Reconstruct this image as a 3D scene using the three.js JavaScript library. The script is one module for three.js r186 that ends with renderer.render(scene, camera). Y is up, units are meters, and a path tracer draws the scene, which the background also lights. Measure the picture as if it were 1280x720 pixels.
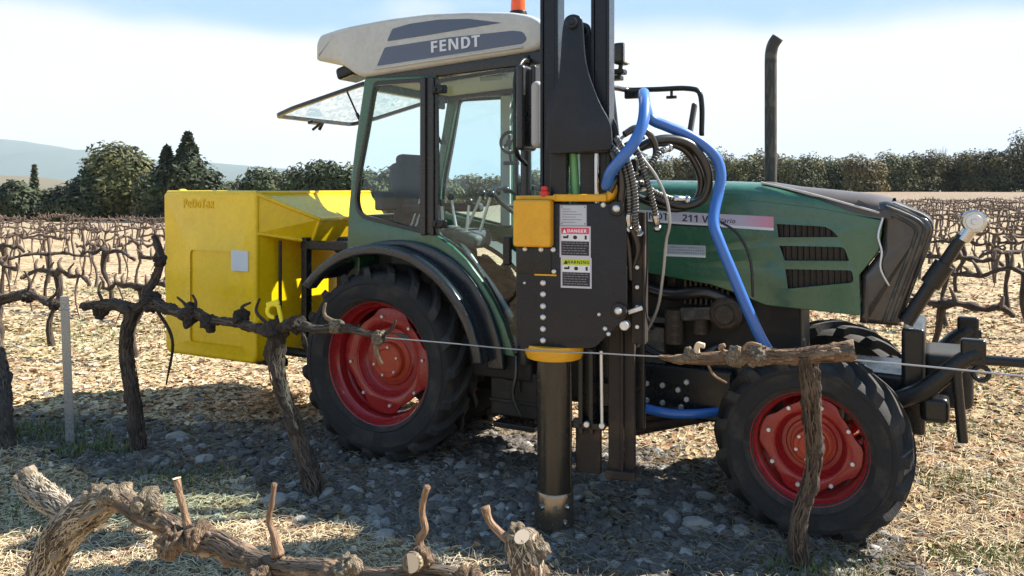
import * as THREE from 'three';
import { mergeGeometries, toCreasedNormals, mergeVertices } from 'three/addons/utils/BufferGeometryUtils.js';
import { RoundedBoxGeometry } from 'three/addons/geometries/RoundedBoxGeometry.js';
import { FontLoader } from 'three/addons/loaders/FontLoader.js';
import { TextGeometry } from 'three/addons/geometries/TextGeometry.js';

// ---------------------------------------------------------------- camera, sky, sun, exposure
const scene = new THREE.Scene();
const camera = new THREE.PerspectiveCamera(50.81, 1280 / 950, 0.1, 30000);
camera.position.set(0, 1.6, 0);
camera.lookAt(0, 1.6, -10);
camera.setViewOffset(1280, 950, 0, 237, 1280, 720);      // a shift lens: level camera, horizon high in the frame
camera.updateProjectionMatrix();
const renderer = new THREE.WebGLRenderer({ antialias: true });
renderer.setSize(1024, 576);
renderer.toneMapping = THREE.LinearToneMapping;
renderer.toneMappingExposure = 2.8;
renderer.shadowMap.enabled = true;

function rng(seed) { let a = seed >>> 0; return () => { a = (a + 0x6D2B79F5) | 0; let t = Math.imul(a ^ (a >>> 15), 1 | a); t = (t + Math.imul(t ^ (t >>> 7), 61 | t)) ^ t; return ((t ^ (t >>> 14)) >>> 0) / 4294967296; }; }
const hash = (x, y, z) => { let h = Math.imul(x, 374761393) + Math.imul(y, 668265263) + Math.imul(z, 2147483647 ^ 0x51ab) | 0; h = Math.imul(h ^ (h >>> 13), 1274126177); return ((h ^ (h >>> 16)) >>> 0) / 4294967296; };
function vnoise(x, y, z = 0, per = 0) {
  const xi = Math.floor(x), yi = Math.floor(y), zi = Math.floor(z), f = t => t * t * (3 - 2 * t), fx = f(x - xi), fy = f(y - yi), fz = f(z - zi);
  const m = v => per ? ((v % per) + per) % per : v, L = (a, b, t) => a + (b - a) * t;
  const c = (i, j, k) => hash(m(xi + i), m(yi + j), zi + k);
  const p = k => L(L(c(0, 0, k), c(1, 0, k), fx), L(c(0, 1, k), c(1, 1, k), fx), fy);
  return fz ? L(p(0), p(1), fz) : p(0);
}
function fbm(x, y, z = 0, oct = 4, per = 0) { let a = 0, w = 0.5, s = 0; for (let i = 0; i < oct; i++) { a += w * vnoise(x, y, z + i * 7, per); s += w; w *= 0.5; x *= 2; y *= 2; per *= 2; if (fz(z)) z *= 2; } return a / s; }
function fz(z) { return z !== Math.floor(z); }
const sstep = (a, b, x) => { const t = Math.min(1, Math.max(0, (x - a) / (b - a))); return t * t * (3 - 2 * t); };

{ // sky: white haze bank low down, pale blue with thin cloud wisps above
  const W = 1024, Hh = 512, d = new Float32Array(W * Hh * 4);
  for (let j = 0; j < Hh; j++) for (let i = 0; i < W; i++) {
    const el = ((j + 0.5) / Hh - 0.5) * Math.PI, az = (i + 0.5) / W * 2 * Math.PI, k = (j * W + i) * 4;
    const e = el * 180 / Math.PI;
    const dx = Math.cos(az), dz = Math.sin(az);
    const n = fbm(dx * 5 + 20, dz * 5 + 20, e * 0.22 + 0.31, 4), n2 = fbm(dx * 9 + 50, dz * 9 + 31, e * 0.9 + 0.17, 4);
    const bank = sstep(11.9, 10.2, e + (n - 0.5) * 3.0);                        // the low cloud bank
    const wisp = sstep(0.5, 0.78, n2) * 0.45 * sstep(60, 10, e);
    const up = sstep(5, 75, e);
    let r = 0.46 - 0.28 * up, g = 0.69 - 0.28 * up, b = 0.93 - 0.16 * up;
    const c = Math.max(bank, wisp), w = 1.0 + (n - 0.5) * 0.16 + 0.04 * sstep(9, 3, e);
    const cr = 0.965 * w, cg = 0.985 * w, cb = 1.02 * w;
    r += (cr - r) * c; g += (cg - g) * c; b += (cb - b) * c;
    const low = sstep(7, 0, e);                                              // slightly bluer haze at the horizon
    r -= 0.03 * low; g -= 0.012 * low;
    if (e < 0) { const t = sstep(0, -6, e); r += (0.36 - r) * t; g += (0.31 - g) * t; b += (0.22 - b) * t; }
    const SK = 0.385; d[k] = r * SK; d[k + 1] = g * SK; d[k + 2] = b * SK; d[k + 3] = 1;
  }
  const t = new THREE.DataTexture(d, W, Hh, THREE.RGBAFormat, THREE.FloatType);
  t.mapping = THREE.EquirectangularReflectionMapping; t.magFilter = t.minFilter = THREE.LinearFilter; t.wrapS = THREE.RepeatWrapping; t.needsUpdate = true;
  scene.background = t; scene.environment = t;
}
const sun = new THREE.DirectionalLight(new THREE.Color(1.0, 0.93, 0.82), 5.0);
sun.position.set(1.02, 1.0, -0.29).multiplyScalar(30); sun.target.position.set(0, 0, -5); sun.position.add(sun.target.position);
sun.castShadow = true; sun.shadow.mapSize.set(2048, 2048);
Object.assign(sun.shadow.camera, { left: -16, right: 16, top: 16, bottom: -16, near: 1, far: 80 });
scene.add(sun, sun.target);
scene.fog = new THREE.FogExp2(new THREE.Color(0.68, 0.84, 1.0), 0.00008);

// ---------------------------------------------------------------- helpers
const V = (x, y, z) => new THREE.Vector3(x, y, z);
const used = {};
const numbered = n => { used[n] = (used[n] || 0) + 1; return used[n] === 1 ? n : n + '_' + String(used[n] - 1).padStart(3, '0'); };
function tag(o, label, category, group, kind) { if (label) o.userData.label = label; if (category) o.userData.category = category; if (group) o.userData.group = group; if (kind) o.userData.kind = kind; return o; }
function thing(name, label, category, group) { const o = new THREE.Group(); o.name = numbered(name); scene.add(o); return tag(o, label, category, group); }
function part(name, geo, mat, parent, label) { const m = new THREE.Mesh(Array.isArray(geo) ? merge(geo) : geo, mat); m.name = name; m.castShadow = m.receiveShadow = true; if (label) m.userData.label = label; parent.add(m); return m; }
function holder(name, parent, label) { const g = new THREE.Group(); g.name = name; if (label) g.userData.label = label; parent.add(g); return g; }
function top(name, geo, mat, label, category, group, kind) { const m = part(numbered(name), geo, mat, scene); return tag(m, label, category, group, kind); }
function merge(list) { return mergeGeometries(list.map(g => { const n = g.index ? g.toNonIndexed() : g.clone(); for (const k of Object.keys(n.attributes)) if (!['position', 'normal', 'uv'].includes(k)) n.deleteAttribute(k); return n; })); }
function box(w, h, d, x = 0, y = 0, z = 0, r = 0.006, rx = 0, ry = 0, rz = 0) {
  const g = r > 0 ? new RoundedBoxGeometry(w, h, d, 2, Math.min(r, w / 2.2, h / 2.2, d / 2.2)) : new THREE.BoxGeometry(w, h, d);
  const p = g.attributes.position, n = g.attributes.normal, u = g.attributes.uv;
  for (let i = 0; i < p.count; i++) { const a = Math.abs(n.getX(i)), b = Math.abs(n.getY(i)), c = Math.abs(n.getZ(i)); if (a > b && a > c) u.setXY(i, p.getZ(i), p.getY(i)); else if (b > c) u.setXY(i, p.getX(i), p.getZ(i)); else u.setXY(i, p.getX(i), p.getY(i)); }
  if (rx) g.rotateX(rx); if (ry) g.rotateY(ry); if (rz) g.rotateZ(rz);
  return g.translate(x, y, z);
}
function rod(a, b, r, r2 = r, seg = 14) {
  const A = V(...a), B = V(...b), l = A.distanceTo(B), g = new THREE.CylinderGeometry(r2, r, l, seg);
  g.applyQuaternion(new THREE.Quaternion().setFromUnitVectors(V(0, 1, 0), B.clone().sub(A).normalize()));
  const m = A.add(B).multiplyScalar(0.5); return g.translate(m.x, m.y, m.z);
}
function disc(r, h, x, y, z, seg = 20, bev = 0.15) { // short cylinder along z with a chamfer
  const b = Math.min(r, h) * bev, p = [[0.0001, h], [r - b, h], [r, h - b], [r, 0], [0.0001, 0]].map(q => new THREE.Vector2(...q)).reverse();
  return toCreasedNormals(new THREE.LatheGeometry(p, seg), 0.5).rotateX(Math.PI / 2).translate(x, y, z);
}
function lathe(pts, seg = 48, crease = 0.6) { return toCreasedNormals(new THREE.LatheGeometry(pts.map(q => new THREE.Vector2(q[0], q[1])), seg), crease); }
function polyShape(pts, r = 0) {
  const s = new THREE.Shape(), n = pts.length;
  if (!r) { s.setFromPoints(pts.map(p => new THREE.Vector2(p[0], p[1]))); return s; }
  for (let i = 0; i < n; i++) {
    const p = pts[i], a = pts[(i + n - 1) % n], b = pts[(i + 1) % n], rr = p[2] ?? r;
    const da = Math.hypot(a[0] - p[0], a[1] - p[1]), db = Math.hypot(b[0] - p[0], b[1] - p[1]), k = Math.min(rr, da * 0.48, db * 0.48);
    const q = [p[0] + (a[0] - p[0]) / da * k, p[1] + (a[1] - p[1]) / da * k], w = [p[0] + (b[0] - p[0]) / db * k, p[1] + (b[1] - p[1]) / db * k];
    if (i) s.lineTo(...q); else s.moveTo(...q);
    s.quadraticCurveTo(p[0], p[1], ...w);
  }
  s.closePath(); return s;
}
function ext(pts, z0, z1, { b = 0, r = 0, holes = [], hr = r, cs = 6, crease = 0.55 } = {}) {
  const s = pts instanceof THREE.Path ? pts : polyShape(pts, r);
  for (const h of holes) s.holes.push(h instanceof THREE.Path ? h : polyShape(h, hr));
  const g = new THREE.ExtrudeGeometry(s, { depth: z1 - z0 - 2 * b, bevelEnabled: b > 0, bevelThickness: b, bevelSize: b, bevelOffset: -b, bevelSegments: 3, curveSegments: cs });
  return toCreasedNormals(g.translate(0, 0, z0 + b), crease);
}
function flat(pts, z, r = 0, n = 1) { const g = new THREE.ShapeGeometry(polyShape(pts, r)); if (n < 0) g.rotateY(Math.PI).scale(-1, 1, 1); return g.translate(0, 0, z); }
function limb(P, R, { rad = 8, seg = 24, amp = 0, f = 20, seed = 0, ring = 0, closed = true } = {}) {
  const pts = P.map(p => p.isVector3 ? p : V(...p)), c = new THREE.CatmullRomCurve3(pts, false, 'centripetal'), fr = c.computeFrenetFrames(seg, false);
  const pos = [], uv = [], idx = []; let len = 0, prev = null;
  for (let i = 0; i <= seg; i++) {
    const t = i / seg, p = c.getPointAt(t), N = fr.normals[i], B = fr.binormals[i];
    const x = t * (R.length - 1), k = Math.min(R.length - 2, Math.floor(x)), r0 = R.length === 1 ? R[0] : R[k] + (R[k + 1] - R[k]) * (x - k);
    if (prev) len += p.distanceTo(prev); prev = p;
    for (let j = 0; j <= rad; j++) {
      const a = j / rad * Math.PI * 2, dx = Math.cos(a), dy = Math.sin(a);
      let r = r0 * (ring ? 1 + ring * (i % 2) : 1);
      const q = V(0, 0, 0).copy(p).addScaledVector(N, dx * r0).addScaledVector(B, dy * r0);
      if (amp) { const n = fbm(q.x * f + seed, q.y * f + 9.3, q.z * f + 0.37, 3) - 0.5; const n2 = vnoise(Math.cos(a) * 2.2 + seed + 7, Math.sin(a) * 2.2 + 7, len * f * 0.25 + 0.3) - 0.5; const n3 = fbm(Math.cos(a) * 6 + seed, Math.sin(a) * 6 + 3, len * f * 0.5 + 0.21, 2) - 0.5, n4 = vnoise(q.x * f * 6 + seed, q.y * f * 6, q.z * f * 6 + 0.17) - 0.5; r += r0 * amp * (n * 1.5 + n2 * 0.9 + n3 * 0.9 + n4 * 0.32); }
      q.copy(p).addScaledVector(N, dx * r).addScaledVector(B, dy * r);
      pos.push(q.x, q.y, q.z); uv.push(j / rad * Math.max(0.02, 6.28 * R[0]), len);
      if (i < seg && j < rad) { const o = i * (rad + 1) + j; idx.push(o, o + 1, o + rad + 1, o + 1, o + rad + 2, o + rad + 1); }
    }
  }
  if (closed) for (const e of [0, seg]) { const o = pos.length / 3, p = c.getPointAt(e / seg); pos.push(p.x, p.y, p.z); uv.push(0, 0); for (let j = 0; j < rad; j++) { const q = e * (rad + 1) + j; e ? idx.push(o, q, q + 1) : idx.push(o, q + 1, q); } }
  const g = new THREE.BufferGeometry(); g.setAttribute('position', new THREE.Float32BufferAttribute(pos, 3)); g.setAttribute('uv', new THREE.Float32BufferAttribute(uv, 2)); g.setIndex(idx);
  g.computeVertexNormals();
  const nn = g.attributes.normal; for (let i = 0; i <= seg; i++) { const a = i * (rad + 1), b = a + rad, n = V(nn.getX(a) + nn.getX(b), nn.getY(a) + nn.getY(b), nn.getZ(a) + nn.getZ(b)).normalize(); nn.setXYZ(a, n.x, n.y, n.z); nn.setXYZ(b, n.x, n.y, n.z); }
  return g;
}
function barkStrips(P, R, n, seed) {       // loose fibres of bark lying along a limb
  const c = new THREE.CatmullRomCurve3(P.map(p => V(...p)), false, 'centripetal'), S = 200, fr = c.computeFrenetFrames(S, false), r = rng(seed), pos = [], idx = [], uv = [];
  const L = c.getLength();
  for (let k = 0; k < n; k++) {
    const len = Math.min(0.85, (0.04 + 0.11 * r()) / L), t0 = r() * (1 - len), a0 = r() * 6.283, dr = (r() - 0.5) * 1.4, w = 0.0015 + 0.0035 * r() * r(), lift = 0.99 + 0.1 * r(), st = 7, curl = r() < 0.3 ? 0.25 * r() : 0.04, u0 = r() * 3;
    for (let i = 0; i <= st; i++) {
      const q = i / st, t = t0 + len * q, p = c.getPointAt(t), f = Math.min(S, Math.round(t * S)), x = t * (R.length - 1), j = Math.min(R.length - 2, Math.floor(x)), rr = (R[j] + (R[j + 1] - R[j]) * (x - j)) * (lift + 0.12 * vnoise(a0 * 3 + q * 2, seed + k, 0.3) + (q > 0.75 ? (q - 0.75) * curl * 4 : 0)), a = a0 + dr * q * len * 6 + 0.1 * Math.sin(q * 7 + k), ww = w * Math.sin(Math.PI * (0.08 + 0.84 * q)) / rr;
      for (const e of [-1, 0, 1]) { const aa = a + e * ww, rad = rr * (e ? 0.985 : 1.015); const v = p.clone().addScaledVector(fr.normals[f], Math.cos(aa) * rad).addScaledVector(fr.binormals[f], Math.sin(aa) * rad); pos.push(v.x, v.y, v.z); uv.push(u0 + e * 0.02, u0 + q * 0.3); }
      if (i < st) for (const e of [0, 1]) { const o = pos.length / 3 - 3 + e; idx.push(o, o + 1, o + 3, o + 1, o + 4, o + 3); }
    }
  }
  const g = new THREE.BufferGeometry(); g.setAttribute('position', new THREE.Float32BufferAttribute(pos, 3)); g.setAttribute('uv', new THREE.Float32BufferAttribute(uv, 2)); g.setIndex(idx); g.computeVertexNormals(); return g;
}
const RGB = (r, g, b) => new THREE.Color().setRGB(r, g, b);
function dataTex(size, fn, { srgb = false, rep = 1 } = {}) {
  const d = new Uint8Array(size * size * 4);
  for (let j = 0; j < size; j++) for (let i = 0; i < size; i++) { const v = fn(i / size, j / size), k = (j * size + i) * 4; if (v.length) { d[k] = v[0] * 255; d[k + 1] = v[1] * 255; d[k + 2] = v[2] * 255; } else d[k] = d[k + 1] = d[k + 2] = Math.max(0, Math.min(255, v * 255)); d[k + 3] = 255; }
  const t = new THREE.DataTexture(d, size, size); t.wrapS = t.wrapT = THREE.RepeatWrapping; t.magFilter = THREE.LinearFilter; t.minFilter = THREE.LinearMipmapLinearFilter; t.generateMipmaps = true; t.repeat.set(rep, rep); if (srgb) t.colorSpace = THREE.SRGBColorSpace; t.needsUpdate = true; return t;
}
const rep = (t, x, y = x) => { const c = t.clone(); c.repeat.set(x, y); c.needsUpdate = true; return c; };
const T = {};
T.dust = dataTex(512, (u, v) => { const a = fbm(u * 6, v * 6, 0, 5, 6), b = fbm(u * 40, v * 40, 3, 3, 40); return 0.62 + 0.5 * (a - 0.5) + 0.35 * (b - 0.5); });
T.wear = dataTex(512, (u, v) => { const a = fbm(u * 8, v * 8, 0, 5, 8), b = fbm(u * 64, v * 64, 5, 2, 64); const s = 0.88 + 0.2 * (a - 0.5) + 0.14 * (b - 0.5); return [Math.min(1, s * 1.02), Math.min(1, s), s * 0.96]; });
T.mud = dataTex(512, (u, v) => { const a = sstep(0.42, 0.7, fbm(u * 7, v * 7, 0, 5, 7)), b = fbm(u * 50, v * 50, 3, 3, 50); const k = a, n = 0.7 + 0.6 * b; return [Math.min(1, (0.34 + 0.42 * k) * n), Math.min(1, (0.34 + 0.34 * k) * n), Math.min(1, (0.34 + 0.22 * k) * n)]; });
T.grime = dataTex(512, (u, v) => { const p = sstep(0.45, 0.75, fbm(u * 5, v * 5, 2, 5, 5)), q = sstep(0.62, 0.7, fbm(u * 36, v * 36, 7, 3, 36)), s = fbm(u * 30, v * 3, 5, 3, 3); const k = 1 - 0.1 * p - 0.12 * q - 0.1 * s; return [Math.min(1, k + 0.02), Math.min(1, k), Math.max(0, k - 0.02)]; });
T.bark = dataTex(512, (u, v) => { const w = fbm(u * 6, v * 3, 0, 3, 3) * 1.5; const s = vnoise((u * 24 + w * 3), v * 5, 2, 0), a = fbm(u * 48, v * 12, 4, 3, 12), l = sstep(0.6, 0.8, fbm(u * 9, v * 9, 8, 4, 9)); const k = 0.14 + 0.9 * Math.pow(0.55 * s + 0.45 * a, 1.5); return [Math.min(1, k * (1 + 0.25 * l)), Math.min(1, k * (0.95 + 0.25 * l)), k * (0.9 - 0.1 * l)]; });
T.barkB = dataTex(512, (u, v) => { const w = fbm(u * 6, v * 3, 0, 3, 3) * 1.5; const s = vnoise((u * 24 + w * 3), v * 5, 2, 0), a = fbm(u * 48, v * 12, 4, 3, 12); return 0.55 * s + 0.45 * a; });
T.litter = dataTex(1024, (u, v) => { // flattened dead leaves and straw: layered streaky cells
  const wx = fbm(u * 12, v * 12, 1, 3, 12) * 0.12, wy = fbm(u * 12, v * 12, 9, 3, 12) * 0.12;
  const a = fbm((u + wx) * 70, (v + wy) * 70, 0, 4, 70), b = fbm((u + wy) * 26, (v + wx) * 26, 5, 4, 26), c = fbm(u * 5, v * 5, 11, 4, 5);
  const k = Math.min(1, Math.max(0.08, sstep(0.30, 0.66, a) * 0.62 + sstep(0.3, 0.7, b) * 0.38)), w = sstep(0.35, 0.7, c);
  return [Math.min(1, 0.16 + 0.84 * k), Math.min(1, 0.13 + (0.80 + 0.05 * w) * k), 0.10 + (0.74 + 0.1 * w) * k];
});
T.litterB = dataTex(1024, (u, v) => { const a = fbm(u * 80, v * 80, 0, 4, 80), b = fbm(u * 22, v * 22, 5, 4, 22); return 0.5 * a + 0.5 * b; });

const M = {};
const std = (n, c, rough, metal = 0, o = {}) => { const m = new THREE.MeshPhysicalMaterial({ color: c, roughness: rough, metalness: metal, side: THREE.DoubleSide, ...o }); m.name = n; M[n] = m; return m; };
std('green', RGB(0.034, 0.118, 0.07), 0.42, 0, { clearcoat: 0.4, clearcoatRoughness: 0.25, map: rep(T.grime, 1.1), roughnessMap: rep(T.dust, 1.5) });
std('roofGrey', RGB(0.54, 0.545, 0.53), 0.5, 0, { clearcoat: 0.15, map: rep(T.wear, 0.8) });
std('decal', RGB(0.055, 0.075, 0.13), 0.3, 0, { clearcoat: 0.5 });
std('letter', RGB(0.62, 0.64, 0.68), 0.4);
std('black', RGB(0.014, 0.015, 0.017), 0.5, 0, { specularIntensity: 0.7, map: rep(T.wear, 2), roughnessMap: rep(T.dust, 2.2) });
std('mast', RGB(0.014, 0.017, 0.026), 0.5, 0, { specularIntensity: 0.6, map: rep(T.wear, 2.3), roughnessMap: rep(T.dust, 2) });
std('rubber', RGB(0.045, 0.045, 0.048), 0.85, 0, { map: rep(T.mud, 3, 1), bumpMap: rep(T.dust, 9, 3), bumpScale: 0.004 });
std('plastic', RGB(0.02, 0.02, 0.022), 0.55, 0, { roughnessMap: rep(T.dust, 3) });
std('fender', RGB(0.018, 0.022, 0.028), 0.4, 0, { roughnessMap: rep(T.dust, 2), clearcoat: 0.2 });
std('red', RGB(0.32, 0.016, 0.018), 0.5, 0, { map: rep(T.wear, 3), roughnessMap: rep(T.dust, 2), clearcoat: 0.2 });
std('redHub', RGB(0.46, 0.06, 0.022), 0.55, 0, { map: rep(T.wear, 2) });
std('steel', RGB(0.5, 0.5, 0.5), 0.32, 1, { roughnessMap: rep(T.dust, 5) });
std('zinc', RGB(0.62, 0.63, 0.64), 0.42, 0.8);
std('tube', RGB(0.04, 0.036, 0.031), 0.4, 0.3, { map: rep(T.wear, 2, 1), roughnessMap: rep(T.dust, 2, 3) });
std('foot', RGB(0.22, 0.19, 0.155), 0.34, 0.85, { roughnessMap: rep(T.dust, 3) });
std('rust', RGB(0.07, 0.05, 0.04), 0.7, 0.2, { map: rep(T.mud, 2) });
std('yellowTank', RGB(0.87, 0.58, 0.004), 0.42, 0, { clearcoat: 0.1, clearcoatRoughness: 0.5, map: rep(T.wear, 0.8), roughnessMap: rep(T.dust, 2) });
std('yellow', RGB(0.74, 0.37, 0.006), 0.42, 0, { clearcoat: 0.2, map: rep(T.wear, 3) });
std('blue', RGB(0.03, 0.13, 0.44), 0.36, 0, { clearcoat: 0.3 });
std('hose', RGB(0.015, 0.015, 0.016), 0.38, 0, { clearcoat: 0.4 });
std('braid', RGB(0.3, 0.3, 0.3), 0.35, 0.4);
std('engine', RGB(0.022, 0.021, 0.02), 0.6, 0.1, { map: rep(T.mud, 3) });
std('engineBrown', RGB(0.10, 0.075, 0.055), 0.7, 0.1, { map: rep(T.mud, 4) });
std('engineGrey', RGB(0.12, 0.12, 0.115), 0.6, 0.2, { map: rep(T.mud, 4) });
std('cowl', RGB(0.04, 0.037, 0.038), 0.36, 0, { clearcoat: 0.35, roughnessMap: rep(T.dust, 3), map: rep(T.wear, 2) });
std('hoodTop', RGB(0.06, 0.042, 0.036), 0.45, 0, { clearcoat: 0.25, clearcoatRoughness: 0.3, map: rep(T.wear, 3) });
std('seat', RGB(0.05, 0.06, 0.075), 0.85);
std('cabInner', RGB(0.065, 0.075, 0.075), 0.7);
std('cabLight', RGB(0.42, 0.45, 0.43), 0.6);
std('mirrorBack', RGB(0.4, 0.39, 0.38), 0.4);
std('orange', RGB(0.9, 0.16, 0.01), 0.2, 0, { transmission: 0.45, thickness: 0, clearcoat: 0.6 });
std('lens', RGB(0.75, 0.75, 0.72), 0.25, 0, { clearcoat: 0.6 });
std('cabGreen', RGB(0.12, 0.34, 0.12), 0.4, 0, { clearcoat: 0.3 });
std('redKnob', RGB(0.6, 0.03, 0.02), 0.4);
std('glass', RGB(0.79, 0.915, 0.92), 0.0, 0, { transmission: 1, thickness: 0, ior: 1.5 });
std('stake', RGB(0.26, 0.28, 0.30), 0.5, 0.5, { roughnessMap: rep(T.dust, 4) });
std('wire', RGB(0.35, 0.35, 0.36), 0.45, 0.7);
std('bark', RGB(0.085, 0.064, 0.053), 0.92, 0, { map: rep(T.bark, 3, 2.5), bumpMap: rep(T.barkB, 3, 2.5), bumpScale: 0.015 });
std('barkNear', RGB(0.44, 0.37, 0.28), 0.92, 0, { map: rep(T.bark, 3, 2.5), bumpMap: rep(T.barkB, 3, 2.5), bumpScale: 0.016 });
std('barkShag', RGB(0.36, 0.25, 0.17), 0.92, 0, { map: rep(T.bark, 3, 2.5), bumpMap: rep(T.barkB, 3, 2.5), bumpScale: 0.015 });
std('cane', RGB(0.44, 0.28, 0.18), 0.8, 0, { map: rep(T.bark, 12, 10), bumpMap: rep(T.barkB, 12, 10), bumpScale: 0.004 });
std('barkPale', RGB(0.40, 0.35, 0.28), 0.95, 0, { map: rep(T.wear, 4) });
std('barkDark', RGB(0.10, 0.075, 0.055), 0.95, 0, { map: rep(T.wear, 4) });
std('barkMid', RGB(0.115, 0.09, 0.072), 0.95, 0, { map: rep(T.wear, 4) });
std('cutWood', RGB(0.62, 0.48, 0.34), 0.85);
std('barkFar', RGB(0.098, 0.068, 0.053), 0.95);
std('moss', RGB(0.35, 0.28, 0.05), 0.95);
std('stone', RGB(0.36, 0.35, 0.34), 0.9, 0, { map: rep(T.wear, 2), bumpMap: rep(T.dust, 3), bumpScale: 0.01 });
const canvasMat = (n, w, h, draw, rough = 0.5) => { const c = document.createElement('canvas'); c.width = w; c.height = h; const x = c.getContext('2d'); draw(x, w, h); const t = new THREE.CanvasTexture(c); t.colorSpace = THREE.SRGBColorSpace; t.anisotropy = 4; const m = new THREE.MeshPhysicalMaterial({ map: t, roughness: rough, side: THREE.DoubleSide }); m.name = n; return m; };
function plate(w, h, x, y, z) { const g = new THREE.PlaneGeometry(w, h); return g.translate(x, y, z); }
const font = await new FontLoader().loadAsync('fonts/droid/droid_sans_bold.typeface.json');
const fontR = await new FontLoader().loadAsync('fonts/droid/droid_sans_regular.typeface.json');
function text(s, size, depth, f = font) { const g = new TextGeometry(s, { font: f, size, depth, curveSegments: 4 }); g.computeBoundingBox(); return g; }

// ---------------------------------------------------------------- the ground
const groundY = (x, z) => { const Z = -z; return 1.42 * sstep(22, 115, Z) * sstep(-6, 26, x) - 0.011 * Math.min(70, Math.max(0, Z - 8)) * sstep(4, -6, x) + (Z > 1 && Z < 60 ? 0.05 * (fbm(x * 0.9 + 40, z * 0.9 + 40, 0, 3) - 0.5) + 0.035 * (fbm(x * 4 + 11, z * 4 + 17, 0, 2) - 0.5) * sstep(14, 6, Z) : 0); };
const laneD = (x, z) => -z + 0.53 * x;                                       // distance across the vine rows, read at x = 0
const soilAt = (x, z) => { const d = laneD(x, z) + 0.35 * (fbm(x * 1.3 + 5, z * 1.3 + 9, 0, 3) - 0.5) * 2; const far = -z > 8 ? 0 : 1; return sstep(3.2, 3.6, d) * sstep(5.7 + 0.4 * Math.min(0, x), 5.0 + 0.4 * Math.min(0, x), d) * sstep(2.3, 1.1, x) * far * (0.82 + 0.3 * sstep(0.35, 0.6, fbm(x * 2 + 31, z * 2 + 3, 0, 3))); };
{
  const axis = (a, b, step, far, grow) => { const r = []; for (let v = a; v <= b + 1e-6; v += step) r.push(v); let s = step, v = b; while (v < far[1]) { s *= grow; v += s; r.push(v); } s = step; v = a; while (v > far[0]) { s *= grow; v -= s; r.unshift(v); } return r; };
  const xs = axis(-5, 4.5, 0.07, [-9000, 9000], 1.16), zs = axis(-8.5, -2.6, 0.055, [-9000, 60], 1.12), nx = xs.length, nz = zs.length;
  const pos = [], uv = [], col = [], idx = [];
  for (const z of zs) for (const x of xs) {
    pos.push(x, groundY(x, z), z); uv.push(x, z);
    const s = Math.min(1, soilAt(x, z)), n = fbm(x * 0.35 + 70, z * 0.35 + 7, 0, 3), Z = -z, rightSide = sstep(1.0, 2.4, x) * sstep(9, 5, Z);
    let c = [0.57 + 0.12 * (n - 0.5), 0.455 + 0.1 * (n - 0.5), 0.305];
    const rb = sstep(0.42, 0.62, fbm(x * 0.8 + 3, z * 0.8 + 90, 0, 3)) * (0.35 + 0.65 * rightSide);
    c = [c[0] + (0.42 - c[0]) * rb, c[1] + (0.275 - c[1]) * rb, c[2] + (0.15 - c[2]) * rb];
    const g = sstep(0.55, 0.72, fbm(x * 0.6 + 13, z * 0.6 + 50, 0, 3)) * 0.5; c = [c[0] + (0.3 - c[0]) * g, c[1] + (0.3 - c[1]) * g, c[2] + (0.12 - c[2]) * g];
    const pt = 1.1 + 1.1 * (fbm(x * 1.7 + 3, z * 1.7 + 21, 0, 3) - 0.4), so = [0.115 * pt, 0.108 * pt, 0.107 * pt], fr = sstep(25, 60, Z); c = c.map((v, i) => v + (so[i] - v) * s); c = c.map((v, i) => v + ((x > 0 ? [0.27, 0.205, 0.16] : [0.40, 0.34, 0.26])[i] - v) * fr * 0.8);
    if (Z > 200) c = [0.2, 0.2, 0.12];
    col.push(...c);
  }
  for (let j = 0; j < nz - 1; j++) for (let i = 0; i < nx - 1; i++) { const o = j * nx + i; idx.push(o, o + nx, o + 1, o + 1, o + nx, o + nx + 1); }
  const g = new THREE.BufferGeometry(); g.setAttribute('position', new THREE.Float32BufferAttribute(pos, 3)); g.setAttribute('uv', new THREE.Float32BufferAttribute(uv, 2)); g.setAttribute('color', new THREE.Float32BufferAttribute(col, 3)); g.setIndex(idx); g.computeVertexNormals();
  const m = new THREE.MeshStandardMaterial({ vertexColors: true, roughness: 1, map: rep(T.litter, 0.41), bumpMap: rep(T.litterB, 0.57), bumpScale: 0.03 }); m.name = 'ground';
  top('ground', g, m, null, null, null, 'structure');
}

// ---------------------------------------------------------------- the tractor: x forward, y up, z towards the near side
const PSI = 28 * Math.PI / 180;
const tractor = thing('tractor', 'green narrow tractor with red wheels, pale grey cab roof and open rear window', 'tractor');
tractor.position.set(-0.536, -0.015, -5.297); tractor.rotation.y = -PSI;

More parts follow.
